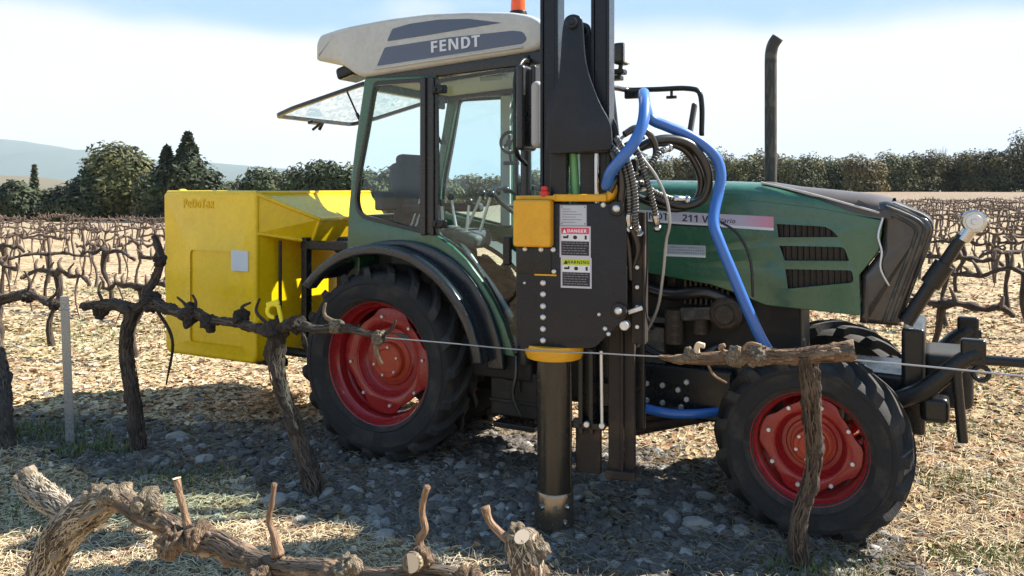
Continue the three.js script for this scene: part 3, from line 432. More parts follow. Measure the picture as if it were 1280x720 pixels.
// exhaust
part('exhaust_pipe', [rod([2.12, 1.2, -0.3], [2.12, 2.35, -0.3], 0.034, 0.034, 20), limb([[2.12, 2.34, -0.3], [2.122, 2.4, -0.3], [2.135, 2.45, -0.3], [2.16, 2.485, -0.3]], [0.034], { rad: 16, seg: 10 })], M.engineGrey, tractor);
part('exhaust_muffler', rod([2.12, 1.15, -0.3], [2.12, 1.55, -0.3], 0.05), M.rust, tractor);
// engine, frame, axles
part('engine_block', [box(1.2, 0.42, 0.34, 1.75, 0.85, 0, 0.02), box(0.5, 0.2, 0.36, 1.95, 1.14, 0, 0.02), box(0.3, 0.36, 0.44, 1.35, 0.95, 0, 0.03)], M.engine, tractor);
part('gearbox', [box(1.9, 0.36, 0.34, 0.4, 0.56, 0, 0.05), rod([0, 0.565, -0.3], [0, 0.565, 0.3], 0.12)], M.engine, tractor);
part('front_frame', [box(0.75, 0.27, 0.05, 1.66, 0.55, 0.265, 0.015), box(0.75, 0.27, 0.05, 1.66, 0.55, -0.265, 0.015), box(1.1, 0.16, 0.44, 2.3, 0.66, 0, 0.02)], M.black, tractor);
for (const [x, y] of [[1.583, 0.579], [1.67, 0.579], [1.755, 0.565], [1.8, 0.61], [1.8, 0.52], [1.583, 0.49], [1.67, 0.487], [1.77, 0.477]]) part('frame_bolt', disc(0.015, 0.014, x, y, 0.29, 6), M.zinc, tractor);
part('front_axle', [box(0.16, 0.14, 0.72, 2.44, 0.44, 0, 0.03), box(0.22, 0.2, 0.12, 2.44, 0.45, 0.33, 0.03), box(0.22, 0.2, 0.12, 2.44, 0.45, -0.33, 0.03)], M.engine, tractor);
part('steering_rod', [rod([2.2, 0.42, 0.3], [2.3, 0.42, -0.3], 0.02), rod([1.45, 0.28, 0.18], [2.0, 0.46, 0.18], 0.035), rod([1.5, 0.36, 0.22], [2.05, 0.5, 0.22], 0.02)], M.rust, tractor);
part('fuel_filter', [rod([1.72, 0.8, 0.25], [1.72, 0.98, 0.25], 0.05), rod([1.86, 0.86, 0.24], [1.86, 1.0, 0.24], 0.04)], M.engineBrown, tractor);
part('alternator', [disc(0.085, 0.14, 2.0, 0.98, 0.16, 24), disc(0.05, 0.03, 2.0, 0.98, 0.3, 24)], M.engineBrown, tractor);
part('air_duct', limb([[1.5, 1.1, 0.2], [1.7, 1.06, 0.25], [1.9, 1.08, 0.25], [2.1, 1.0, 0.22]], [0.035], { rad: 10, seg: 20 }), M.hose, tractor);
part('coolant_hose', limb([[1.4, 0.9, 0.24], [1.6, 0.75, 0.27], [1.8, 0.72, 0.27], [1.95, 0.8, 0.24]], [0.02], { rad: 8, seg: 16 }), M.hose, tractor);
part('cooling_fin', Array.from({ length: 9 }, (_, i) => box(0.012, 0.13, 0.05, 1.78 + i * 0.028, 1.08, 0.23, 0.002)), M.engineBrown, tractor);
part('heat_shield', box(0.2, 0.07, 0.03, 1.86, 0.97, 0.27, 0.01, 0, 0, 0.1), M.engineGrey, tractor);
part('hydraulic_reservoir', [box(0.26, 0.7, 0.8, -0.52, 0.95, -0.2, 0.03), rod([-0.52, 1.3, -0.1], [-0.52, 1.36, -0.1], 0.04)], M.black, tractor);
part('air_cleaner', [box(0.5, 0.3, 0.4, 1.4, 1.2, 0, 0.05)], M.engine, tractor);
part('engine_bracket', [box(0.22, 0.03, 0.05, 1.58, 0.92, 0.25, 0.005), box(0.03, 0.24, 0.04, 1.5, 0.82, 0.26, 0.005), box(0.14, 0.2, 0.05, 1.6, 0.78, 0.24, 0.01)], M.engineGrey, tractor);
part('battery_box', [box(0.3, 0.26, 0.2, 0.86, 0.47, 0.36, 0.015), box(0.3, 0.02, 0.21, 0.86, 0.43, 0.365, 0.005), box(0.1, 0.06, 0.01, 0.86, 0.52, 0.466, 0.003)], M.engine, tractor);
part('step', [box(0.26, 0.03, 0.16, 0.88, 0.3, 0.42, 0.006), rod([0.78, 0.3, 0.42], [0.78, 0.5, 0.4], 0.012), rod([0.98, 0.3, 0.42], [0.98, 0.5, 0.4], 0.012)], M.black, tractor);
part('brake_hose', limb([[0.9, 0.7, 0.5], [0.91, 0.6, 0.52], [0.89, 0.48, 0.52], [0.93, 0.36, 0.5]], [0.012], { rad: 8, seg: 16 }), M.hose, tractor);
// front linkage
{
  part('front_strut', [rod([2.83, 1.0, 0.28], [3.06, 1.41, 0.28], 0.034, 0.026), rod([2.93, 1.18, 0.28], [2.99, 1.28, 0.28], 0.045)], M.black, tractor);
  const eye = part('strut_eye', [disc(0.052, 0.05, 3.105, 1.475, 0.255, 28), rod([3.06, 1.39, 0.28], [3.09, 1.44, 0.28], 0.03)], M.steel, tractor);
  part('eye_bush', [disc(0.034, 0.012, 3.105, 1.475, 0.305, 24), disc(0.014, 0.024, 3.105, 1.475, 0.305, 6)], M.zinc, eye);
  for (const s of [1, -1]) part('lower_link', [limb([[2.7, 0.6, s * 0.3], [2.9, 0.7, s * 0.33], [3.06, 0.86, s * 0.35], [3.12, 0.9, s * 0.35]], [0.04, 0.045, 0.035], { rad: 8, seg: 14 }), rod([3.08, 0.87, s * 0.35], [s > 0 ? 3.5 : 3.16, 0.875, s * 0.35], 0.022), box(0.1, 0.12, 0.05, 3.1, 0.9, s * 0.35, 0.015), new THREE.TorusGeometry(0.03, 0.011, 8, 20).translate(3.13, 0.81, s * 0.35)], M.black, tractor);
  part('linkage_frame', [box(0.1, 0.5, 0.5, 2.86, 0.72, 0, 0.02), box(0.12, 0.12, 0.7, 2.95, 0.62, 0, 0.03)], M.black, tractor);
  part('front_weight', [box(0.22, 0.26, 0.34, 3.0, 0.72, 0, 0.04)], M.engine, tractor);
  part('support_leg', rod([3.03, 0.86, 0.36], [3.06, 0.5, 0.36], 0.022), M.black, tractor);
}

// ---------------------------------------------------------------- yellow tank carried behind the tractor
{
  const tank = thing('spray_tank', 'big yellow plastic tank with a recessed panel hung behind the green tractor', 'tank');
  tank.position.copy(tractor.position); tank.rotation.y = -PSI;
  // body: near side face lies at z = 0.6, front face at x = -0.966
  const prof = [[-1.855, 1.6, 0.03], [-0.966, 1.6, 0.03], [-0.966, 0.48, 0.06], [-1.835, 0.475, 0.06]];
  const shell = ext(polyShape(prof, 0.04), -0.62, 0.6, { b: 0.03, crease: 0.8 });
  // the side is moulded inwards in its middle: a recessed panel with soft walls
  const rec = [[-1.60, 1.225, 0.05], [-1.07, 1.225, 0.03], [-1.07, 0.56, 0.05], [-1.60, 0.56, 0.05]];
  const body = part('tank_body', ext(polyShape(prof, 0.04), -0.62, 0.59, { b: 0.02, crease: 0.8 }), M.yellowTank, tank);
  part('side_moulding', ext(polyShape(prof, 0.04), 0.55, 0.602, { b: 0.018, holes: [polyShape(rec, 0.06)], crease: 0.9 }), M.yellowTank, tank, 'raised side face around the recessed panel');
  { // bulge towards the cab: sloped top, slanted cheeks, undercut
    const P = [[-0.98, 1.592, 0.585], [-0.69, 1.42, 0.3], [-0.76, 1.27, 0.3], [-0.98, 1.335, 0.585], [-0.98, 1.592, -0.6], [-0.69, 1.42, -0.42], [-0.76, 1.27, -0.42], [-0.98, 1.335, -0.6]];
    const f = [[0, 1, 4], [1, 5, 4], [0, 3, 1], [1, 3, 2], [1, 2, 5], [2, 6, 5], [3, 7, 2], [2, 7, 6], [4, 5, 7], [5, 6, 7]];
    const g = new THREE.BufferGeometry(); g.setAttribute('position', new THREE.Float32BufferAttribute(P.flat(), 3)); g.setIndex(f.flat()); const n = g.toNonIndexed(); n.computeVertexNormals(); n.setAttribute('uv', new THREE.Float32BufferAttribute(Array.from({ length: n.attributes.position.count }, (_, i) => [n.attributes.position.getX(i), n.attributes.position.getY(i) + n.attributes.position.getZ(i)]).flat(), 2));
    part('tank_hopper', n, M.yellowTank, tank);
    part('hopper_edge', [limb([P[0], P[1]], [0.014], { rad: 8, seg: 3 }), limb([P[1], P[2]], [0.013], { rad: 8, seg: 3 }), limb([P[1], P[5]], [0.014], { rad: 8, seg: 3 }), limb([P[3], P[2]], [0.013], { rad: 8, seg: 3 })], M.yellowTank, tank);
  }
  part('top_rim', [limb([[-1.84, 1.6, 0.575], [-1.4, 1.602, 0.575], [-0.98, 1.6, 0.575]], [0.014], { rad: 8, seg: 8 }), limb([[-0.98, 1.6, 0.575], [-0.98, 1.602, -0.6]], [0.012], { rad: 8, seg: 4 }), new THREE.SphereGeometry(0.035, 14, 8).scale(1, 0.6, 1).translate(-1.72, 1.605, 0.55)], M.yellowTank, tank);
  const t = text('PeDoTax', 0.062, 0.006, font); const bb = t.boundingBox; t.scale(0.30 / (bb.max.x - bb.min.x), 1, 1).translate(-1.655, 1.495, 0.601); const em = std('emboss', RGB(0.70, 0.44, 0.01), 0.5); part('lettering', t, em, tank);
  const lab = canvasMat('tank_label_print', 128, 128, (x, w, h) => { x.fillStyle = '#c3ccd6'; x.fillRect(0, 0, w, h); x.fillStyle = '#7f8ca3'; for (let i = 0; i < 7; i++) x.fillRect(14, 16 + i * 14, 60 + (i * 37) % 40, 5); x.fillStyle = '#33405a'; x.fillRect(8, 6, 24, 6); });
  part('label_plate', box(0.155, 0.135, 0.004, -1.107, 1.15, 0.606, 0.0015), lab, tank);
  part('mount_frame', [box(0.05, 0.7, 0.06, -0.78, 0.95, 0.33, 0.01), box(0.05, 0.7, 0.06, -0.78, 0.95, -0.33, 0.01), box(0.42, 0.06, 0.06, -0.6, 1.25, 0.33, 0.01), box(0.05, 0.06, 0.7, -0.78, 0.75, 0, 0.01), box(0.7, 0.05, 0.06, -1.25, 0.455, 0.4, 0.01), box(0.7, 0.05, 0.06, -1.25, 0.455, -0.4, 0.01)], M.black, tank);
  part('lifting_arm', [rod([-0.95, 0.52, 0.33], [-0.1, 0.5, 0.26], 0.03), rod([-0.95, 0.52, -0.33], [-0.1, 0.5, -0.26], 0.03), rod([-0.8, 1.2, 0], [-0.25, 0.95, 0], 0.025)], M.black, tank);
  part('control_rod', rod([-0.9, 0.75, 0.45], [-0.9, 1.28, 0.45], 0.012), M.black, tank);
}

// ---------------------------------------------------------------- post driver beside the tractor
{
  const PD = thing('post_driver', 'black and yellow hydraulic post driver with tall mast beside the green tractor', 'post driver');
  PD.position.set(0.2, 0, -3.78); PD.rotation.y = -0.31;
  const q = x => (x + 0.031) * 1.05;
  // mast rails and swing arm
  for (const x of [-0.019, 0.225]) {
    const r = part('mast_rail', [box(0.06, 2.0, 0.1, x, 2.0, -0.03, 0.006), box(0.014, 2.0, 0.13, x + 0.036, 2.0, -0.035, 0.003), box(0.014, 2.0, 0.13, x - 0.036, 2.0, -0.035, 0.003)], M.mast, PD);
    part('rail_bolt', [disc(0.012, 0.01, x, 1.9, 0.02, 6), disc(0.012, 0.01, x, 2.7, 0.02, 6)], M.black, r);
  }
  const bracket = [[0.113, 2.405, 0.04], [0.155, 2.39, 0.03], [0.162, 2.34], [0.172, 2.17, 0.2], [0.235, 2.0, 0.15], [0.292, 1.9, 0.05], [0.295, 1.782, 0.02], [-0.012, 1.766, 0.03], [-0.004, 2.0, 0.1], [0.05, 2.1, 0.1], [0.066, 2.33], [0.078, 2.39, 0.03]];
  const a1 = part('swing_plate', ext(polyShape(bracket, 0.01), 0.09, 0.112, { b: 0.004 }), M.mast, PD);
  part('pivot_pin', [disc(0.026, 0.022, 0.114, 2.36, 0.112, 24), disc(0.012, 0.03, 0.114, 2.36, 0.112, 6)], M.mast, a1);
  const a2 = part('swing_plate', ext(polyShape(bracket, 0.01), -0.09, -0.07, { b: 0.004 }), M.mast, PD);
  part('pivot_pin', disc(0.026, 0.02, 0.114, 2.36, -0.07, 24), M.mast, a2);
  part('cross_tube', [rod([0.114, 2.36, -0.09], [0.114, 2.36, 0.1], 0.022), box(0.28, 0.06, 0.16, 0.14, 1.8, 0.0, 0.01)], M.mast, PD);
  // posts and cylinders between the arm and the housing
  part('guide_post', box(0.085, 0.32, 0.06, 0.03, 1.66, 0.02, 0.01), M.black, PD);
  part('guide_post', box(0.08, 0.32, 0.06, 0.165, 1.66, -0.02, 0.01), M.black, PD);
  part('guide_post', box(0.075, 0.34, 0.08, 0.262, 1.67, -0.03, 0.01), M.black, PD);
  part('lift_cylinder', rod([0.105, 1.5, 0.0], [0.09, 1.8, 0.0], 0.021, 0.021, 18), M.cabGreen, PD);
  part('piston_rod', rod([0.21, 1.5, 0.03], [0.21, 1.8, 0.03], 0.014), M.steel, PD);
  // housing
  const pl = [[-0.155, 1.541], [0.34, 1.541, 0.015], [0.36, 1.46, 0.01], [0.36, 1.03, 0.03], [0.282, 0.956, 0.02], [0.213, 0.886, 0.02], [-0.14, 0.864]];
  const H = part('housing', [ext(polyShape(pl.map(p => [p[0], p[1], p[2]]), 0.008), 0.082, 0.1, { b: 0.003 }), ext([[-0.15, 1.53], [0.33, 1.53], [0.35, 1.04], [0.2, 0.89], [-0.135, 0.875]], -0.11, -0.09), box(0.02, 0.66, 0.19, -0.148, 1.2, -0.005, 0.003)], M.mast, PD);
  part('cover_plate', ext([[-0.15, 1.335], [0.01, 1.335], [0.012, 1.215], [-0.15, 1.215]].map(p => [...p, 0.005]), 0.1, 0.106, { b: 0.002 }), M.black, PD);
  const yb = part('top_cover', [box(0.178, 0.216, 0.075, -0.065, 1.449, 0.13, 0.014)], M.yellow, PD, 'yellow box at the top corner of the black housing');
  part('flange', [box(0.25, 0.034, 0.22, 0.145, 1.566, 0.0, 0.008), box(0.19, 0.02, 0.2, -0.06, 1.566, 0.02, 0.005)], M.yellow, PD);
  part('hose_horn', [limb([[0.24, 1.56, 0.07], [0.28, 1.575, 0.07], [0.29, 1.61, 0.07], [0.285, 1.645, 0.07]], [0.025, 0.024, 0.022], { rad: 10, seg: 10 })], M.yellow, PD);
  part('knob', [lathe([[0.0005, 0.03], [0.014, 0.028], [0.018, 0.015], [0.012, 0]], 16).translate(-0.02, 1.59, 0.1), rod([-0.02, 1.57, 0.1], [-0.02, 1.595, 0.1], 0.022)], M.redKnob, PD);
  part('yellow_edge', box(0.105, 0.008, 0.012, -0.014, 1.211, 0.106, 0.002), M.yellow, PD);
  const bolts = [[-0.137, 1.328, 0.011], [-0.064, 1.328, 0.012], [-0.009, 1.328, 0.012], [-0.005, 1.228, 0.011], [0.212, 1.534, 0.012], [0.194, 1.041, 0.008], [0.22, 0.978, 0.01], [0.235, 0.955, 0.01], [-0.14, 1.171, 0.006]];
  for (const y of [1.173, 1.121, 1.066, 1.015, 0.961, 0.908]) bolts.push([-0.056, y, 0.0135]);
  for (const [x, y, r] of bolts) part('bolt', disc(r, 0.014, q(x), y, x < 0.02 && y > 1.2 ? 0.105 : 0.1, 12, 0.4), M.zinc, PD);
  for (const [x, y] of [[0.271, 1.519], [0.28, 1.063]]) { const w = part('pivot_boss', disc(0.034, 0.02, q(x), y, 0.1, 24), M.black, PD); part('boss_bolt', disc(0.017, 0.016, q(x), y, 0.118, 12, 0.4), M.zinc, w); }
  part('latch', [box(0.07, 0.022, 0.02, 0.39, 1.06, 0.05, 0.005, 0, 0, 0.35), disc(0.022, 0.05, 0.35, 0.995, 0.06, 12)], M.zinc, PD);
  // notices on the housing
  const notice = (head, fg, word) => canvasMat(head + '_notice', 256, 272, (x, w, h) => {
    x.fillStyle = '#b9b7c2'; x.fillRect(0, 0, w, h); x.fillStyle = head; x.fillRect(14, 14, w - 28, 52); x.fillStyle = fg; x.font = 'bold 40px sans-serif'; x.textAlign = 'center'; x.textBaseline = 'middle'; x.fillText(word, w / 2 + 14, 41); x.beginPath(); x.moveTo(24, 60); x.lineTo(40, 24); x.lineTo(56, 60); x.fill();
    x.fillStyle = '#d6d5dc'; x.fillRect(14, 70, w - 28, 56); x.fillStyle = '#16161c'; x.fillRect(28, 88, 44, 18); x.beginPath(); x.arc(128, 97, 17, 0, 7); x.fill(); x.fillRect(206, 80, 18, 34); x.fillRect(60, 78, 14, 16);
    x.fillStyle = '#1c1b24'; x.fillRect(14, 132, w - 28, h - 150); x.fillStyle = '#8f8c98'; for (let r = 0; r < 5; r++) for (let i = 0, p = 24; p < w - 40; i++) { const l = 12 + (i * 13 + r * 7) % 22; x.fillRect(p, 144 + r * 22, l, 5); p += l + 7; }
  });
  part('data_plate', plate(0.127, 0.096, q(0.0795), 1.486, 0.104), canvasMat('data_plate_print', 256, 192, (x, w, h) => { x.fillStyle = '#8f93a0'; x.fillRect(0, 0, w, h); x.fillStyle = '#b5b8c2'; x.fillRect(8, 8, w - 16, h - 16); x.fillStyle = '#6d7080'; for (let r = 0; r < 6; r++) x.fillRect(24, 36 + r * 24, 80 + (r * 53) % 110, 6); x.fillStyle = '#33343c'; for (const [a, b] of [[20, 20], [236, 20], [20, 172], [236, 172]]) { x.beginPath(); x.arc(a, b, 6, 0, 7); x.fill(); } }, 0.35), PD, 'grey data plate');
  part('notice', plate(0.145, 0.143, q(0.088), 1.3655, 0.104), notice('#c93a5c', '#f0e8ea', 'DANGER'), PD, 'red headed danger notice');
  part('notice', plate(0.144, 0.139, q(0.0925), 1.2245, 0.104), notice('#b8c41e', '#20220a', 'WARNING'), PD, 'yellow headed warning notice');
  // ram and foot
  part('collar', [lathe([[0.085, 0.88], [0.138, 0.88], [0.14, 0.868], [0.137, 0.83], [0.13, 0.815], [0.085, 0.812]], 40).rotateZ(0).translate(0.0, 0, 0.0)], M.yellow, PD);
  part('ram_tube', [lathe([[0.076, 0.85], [0.084, 0.78], [0.084, 0.66], [0.081, 0.5], [0.081, 0.16]], 40)], M.tube, PD);
  part('tube_weld', [limb([[0.082, 0.8, 0.012], [0.082, 0.2, 0.012]], [0.006], { rad: 6, seg: 4, amp: 0.4 })], M.tube, PD);
  const foot = part('ram_foot', [lathe([[0.0005, 0.02], [0.09, 0.02], [0.095, 0.04], [0.091, 0.175], [0.086, 0.19], [0.078, 0.192]], 40)], M.foot, PD);
  for (const [a, y] of [[1.25, 0.13], [0.55, 0.13], [2.0, 0.13], [0.7, 0.06]]) part('foot_bolt', [rod([Math.cos(a) * 0.085, y, Math.sin(a) * 0.085], [Math.cos(a) * 0.108, y, Math.sin(a) * 0.108], 0.016, 0.013, 8)], M.steel, foot);
  // lower frame behind the ram
  part('lower_frame', [box(0.022, 0.4, 0.08, 0.125, 0.66, -0.04, 0.004), box(0.02, 0.4, 0.08, 0.175, 0.66, -0.04, 0.004), box(0.16, 0.03, 0.08, 0.16, 0.5, -0.04, 0.004), box(0.05, 0.4, 0.03, 0.15, 0.66, -0.08, 0.004)], M.black, PD);
  part('spring_rod', [rod([0.228, 0.86, 0.02], [0.232, 0.52, 0.02], 0.008), disc(0.014, 0.02, 0.232, 0.515, 0.01, 10), disc(0.014, 0.02, 0.16, 0.515, 0.01, 10)], M.zinc, PD);
  part('base_plate', [box(0.12, 0.22, 0.04, 0.155, 0.38, -0.05, 0.006)], M.rust, PD);
  part('slide_column', [box(0.06, 1.3, 0.05, 0.28, 0.9, -0.06, 0.006), box(0.05, 1.3, 0.05, 0.345, 0.9, -0.08, 0.006), box(0.012, 1.3, 0.03, 0.315, 0.9, -0.04, 0.002), box(0.14, 0.04, 0.1, 0.31, 0.28, -0.06, 0.006)], M.rust, PD);
  part('back_column', [box(0.055, 0.6, 0.08, 0.395, 1.2, -0.02, 0.006), box(0.012, 0.6, 0.1, 0.425, 1.2, -0.02, 0.003)], M.rust, PD);
  for (let i = 0; i < 6; i++) part('bolt', disc(0.01, 0.01, 0.395, 0.98 + i * 0.09, 0.02, 8), M.zinc, PD);
  part('carriage_beam', [box(0.1, 0.12, 0.75, 0.2, 0.62, -0.5, 0.01), box(0.1, 0.1, 0.75, 0.2, 1.1, -0.5, 0.01), box(0.3, 0.7, 0.04, 0.25, 0.8, -0.2, 0.01)], M.black, PD);
  // hoses (given in the yard's own directions, then turned with the machine)
  PD.updateMatrixWorld(true); const inv = PD.matrixWorld.clone().invert(), L = pts => pts.map(p => V(...p).applyMatrix4(inv));
  part('blue_hose', limb(L([[0.427, 1.614, -3.620], [0.441, 1.682, -3.560], [0.481, 1.740, -3.510], [0.535, 1.810, -3.500], [0.574, 1.892, -3.520], [0.594, 1.979, -3.580], [0.602, 2.032, -3.660], [0.615, 2.051, -3.730], [0.629, 2.01, -3.79], [0.657, 1.942, -3.80], [0.737, 1.904, -3.80], [0.828, 1.866, -3.80], [0.920, 1.809, -3.80], [0.973, 1.748, -3.80], [0.989, 1.676, -3.79], [0.975, 1.589, -3.78], [0.949, 1.51, -3.75], [0.937, 1.44, -3.72], [0.955, 1.371, -3.70], [1.019, 1.206, -3.68], [1.089, 1.041, -3.68], [1.172, 0.886, -3.72], [1.328, 0.707, -3.85], [1.53, 0.57, -4.05]]), [0.026], { rad: 14, seg: 160 }), M.blue, PD);
  part('blue_hose', limb(L([[0.44, 0.45, -4.35], [0.63, 0.47, -4.2], [0.83, 0.45, -4.12], [1.05, 0.459, -4.12], [1.218, 0.479, -4.2], [1.462, 0.516, -4.3]]), [0.025], { rad: 12, seg: 40 }), M.blue, PD);
  const lp = [[0.587, 1.794, -3.74], [0.654, 1.828, -3.74], [0.744, 1.841, -3.76], [0.843, 1.815, -3.78], [0.908, 1.741, -3.80], [0.940, 1.653, -3.82], [0.918, 1.562, -3.84], [0.841, 1.527, -3.86], [0.757, 1.542, -3.88], [0.655, 1.581, -3.9]];
  part('black_hose', limb(L(lp), [0.02], { rad: 10, seg: 200, ring: 0.16 }), M.hose, PD);
  part('black_hose', limb(L(lp.map((p, i) => [p[0] - 0.018 - 0.002 * i, p[1] - 0.016, p[2] - 0.035])), [0.017], { rad: 10, seg: 200, ring: 0.18 }), M.hose, PD);
  const wrap = (pts, R, pitch) => { const cv = new THREE.CatmullRomCurve3(L(pts), false, 'centripetal'), len = cv.getLength(), n = Math.round(len / pitch * 9), S = 120, fr = cv.computeFrenetFrames(S, false), q = []; for (let i = 0; i <= n; i++) { const t = i / n, f = Math.round(t * S), a = i / 9 * 6.283; q.push(cv.getPointAt(t).addScaledVector(fr.normals[f], Math.cos(a) * R).addScaledVector(fr.binormals[f], Math.sin(a) * R)); } return limb(q, [0.0022], { rad: 3, seg: n * 2 }); };
  { const P = [[0.468, 1.838, -3.600], [0.488, 1.799, -3.560], [0.522, 1.707, -3.550], [0.547, 1.582, -3.550], [0.552, 1.447, -3.560], [0.576, 1.402, -3.600]], h = part('braided_hose', limb(L(P), [0.0125], { rad: 8, seg: 80 }), M.hose, PD); part('hose_wrap', wrap(P, 0.0125, 0.014), M.braid, h); const e = L(P.slice(-2)), g = e[0].clone().lerp(e[1], 0.25); part('hose_fitting', [limb([g, g.clone().lerp(e[1], 0.7)], [0.016], { rad: 8, seg: 2 }), limb([g.clone().lerp(e[1], 0.7), e[1]], [0.02], { rad: 6, seg: 2 })], M.steel, h); }
  { const P = [[0.442, 1.810, -3.620], [0.483, 1.754, -3.580], [0.518, 1.646, -3.570], [0.525, 1.521, -3.570], [0.522, 1.413, -3.600]], h = part('braided_hose', limb(L(P), [0.0125], { rad: 8, seg: 80 }), M.hose, PD); part('hose_wrap', wrap(P, 0.0125, 0.014), M.braid, h); const e = L(P.slice(-2)), g = e[0].clone().lerp(e[1], 0.25); part('hose_fitting', [limb([g, g.clone().lerp(e[1], 0.7)], [0.016], { rad: 8, seg: 2 }), limb([g.clone().lerp(e[1], 0.7), e[1]], [0.02], { rad: 6, seg: 2 })], M.steel, h); }
  { const P = [[0.533, 1.816, -3.600], [0.562, 1.775, -3.580], [0.601, 1.650, -3.580], [0.641, 1.514, -3.600], [0.662, 1.418, -3.640]], h = part('braided_hose', limb(L(P), [0.0125], { rad: 8, seg: 80 }), M.hose, PD); part('hose_wrap', wrap(P, 0.0125, 0.014), M.braid, h); const e = L(P.slice(-2)), g = e[0].clone().lerp(e[1], 0.25); part('hose_fitting', [limb([g, g.clone().lerp(e[1], 0.7)], [0.016], { rad: 8, seg: 2 }), limb([g.clone().lerp(e[1], 0.7), e[1]], [0.02], { rad: 6, seg: 2 })], M.steel, h); }
  { const P = [[0.579, 1.683, -3.620], [0.626, 1.720, -3.640], [0.677, 1.776, -3.660], [0.733, 1.800, -3.700]], h = part('braided_hose', limb(L(P), [0.0125], { rad: 8, seg: 80 }), M.hose, PD); part('hose_wrap', wrap(P, 0.0125, 0.014), M.braid, h); const e = L(P.slice(-2)), g = e[0].clone().lerp(e[1], 0.25); part('hose_fitting', [limb([g, g.clone().lerp(e[1], 0.7)], [0.016], { rad: 8, seg: 2 }), limb([g.clone().lerp(e[1], 0.7), e[1]], [0.02], { rad: 6, seg: 2 })], M.steel, h); }
  { const P = [[0.526, 1.622, -3.600], [0.579, 1.636, -3.620], [0.640, 1.600, -3.660], [0.722, 1.567, -3.700], [0.830, 1.555, -3.740]], h = part('braided_hose', limb(L(P), [0.0125], { rad: 8, seg: 80 }), M.hose, PD); part('hose_wrap', wrap(P, 0.0125, 0.014), M.braid, h); const e = L(P.slice(-2)), g = e[0].clone().lerp(e[1], 0.25); part('hose_fitting', [limb([g, g.clone().lerp(e[1], 0.7)], [0.016], { rad: 8, seg: 2 }), limb([g.clone().lerp(e[1], 0.7), e[1]], [0.02], { rad: 6, seg: 2 })], M.steel, h); }
  part('black_hose', limb(L([[0.450, 1.773, -3.600], [0.473, 1.718, -3.580], [0.494, 1.629, -3.580], [0.490, 1.514, -3.600], [0.521, 1.376, -3.620], [0.542, 1.190, -3.660]]), [0.014], { rad: 8, seg: 110, ring: 0.16 }), M.hose, PD);
  part('black_hose', limb(L([[0.507, 1.853, -3.620], [0.564, 1.884, -3.640], [0.630, 1.856, -3.660], [0.662, 1.777, -3.680], [0.615, 1.684, -3.660], [0.546, 1.647, -3.640]]), [0.014], { rad: 8, seg: 110, ring: 0.16 }), M.hose, PD);
  part('black_hose', limb(L([[0.537, 1.432, -3.580], [0.568, 1.339, -3.620], [0.552, 1.206, -3.680], [0.600, 1.049, -3.750], [0.674, 0.938, -3.850]]), [0.014], { rad: 8, seg: 110, ring: 0.16 }), M.hose, PD);
  part('black_hose', limb(L([[0.439, 1.593, -3.600], [0.468, 1.647, -3.600], [0.514, 1.672, -3.620], [0.564, 1.658, -3.640], [0.608, 1.615, -3.660]]), [0.014], { rad: 8, seg: 110, ring: 0.16 }), M.hose, PD);
  part('cable', limb(L([[0.558, 1.809, -3.600], [0.576, 1.758, -3.580], [0.644, 1.664, -3.580], [0.695, 1.546, -3.580], [0.705, 1.446, -3.580], [0.695, 1.377, -3.600], [0.684, 1.192, -3.640], [0.673, 1.056, -3.700], [0.627, 0.908, -3.800], [0.582, 0.808, -3.880]]), [0.0075], { rad: 6, seg: 70 }), M.braid, PD);
  part('cable', limb(L([[0.432, 1.683, -3.600], [0.461, 1.737, -3.600], [0.489, 1.828, -3.620], [0.549, 1.867, -3.660], [0.603, 1.881, -3.700]]), [0.0075], { rad: 6, seg: 70 }), M.braid, PD);
  part('valve_block', [box(0.08, 0.1, 0.07, 0.33, 1.6, -0.06, 0.01), box(0.05, 0.09, 0.05, 0.36, 1.70, -0.05, 0.008), rod([0.34, 1.8, 0.02], [0.42, 1.85, 0.0], 0.016), rod([0.3, 1.7, 0.04], [0.36, 1.78, 0.05], 0.014)], M.engine, PD);
  for (const [x, y, z, a] of [[0.36, 1.66, 0.05, 0.4], [0.33, 1.73, 0.05, 1.0], [0.39, 1.78, 0.03, -0.5], [0.41, 1.6, 0.03, 0.2], [0.3, 1.63, 0.07, 1.3]]) part('hydraulic_fitting', [rod([x - 0.025 * Math.cos(a), y - 0.025 * Math.sin(a), z], [x + 0.025 * Math.cos(a), y + 0.025 * Math.sin(a), z], 0.013, 0.013, 6), rod([x, y, z], [x + 0.05 * Math.cos(a), y + 0.05 * Math.sin(a), z], 0.008)], M.steel, PD);
}

// ---------------------------------------------------------------- vines
const vineNear = (nm, lbl, cat, grp) => thing(nm, lbl, cat, grp);
function knob(x, y, z, r, seed, sq = 1) { const g = mergeVertices(new THREE.IcosahedronGeometry(r, 9)); const p = g.attributes.position; for (let i = 0; i < p.count; i++) { const v = V(p.getX(i), p.getY(i), p.getZ(i)), n = 0.95 + 1.5 * (fbm(v.x / r * 1.1 + seed, v.y / r * 1.1 + 5, v.z / r * 1.1 + 0.41, 3) - 0.5) + 0.5 * (fbm(v.x / r * 4 + seed, v.y / r * 4 + 5, v.z / r * 4 + 0.41, 2) - 0.5); v.multiplyScalar(n); p.setXYZ(i, v.x, v.y * sq, v.z); } const o = g.clone(); o.computeVertexNormals(); return o.translate(x, y, z); }
function cutFace(a, b, r) { const A = V(...a), d = V(...b).sub(A).normalize(), g = new THREE.CircleGeometry(r, 14); g.applyQuaternion(new THREE.Quaternion().setFromUnitVectors(V(0, 0, 1), d)); return g.translate(A.x + d.x * 0.002, A.y + d.y * 0.002, A.z + d.z * 0.002); }
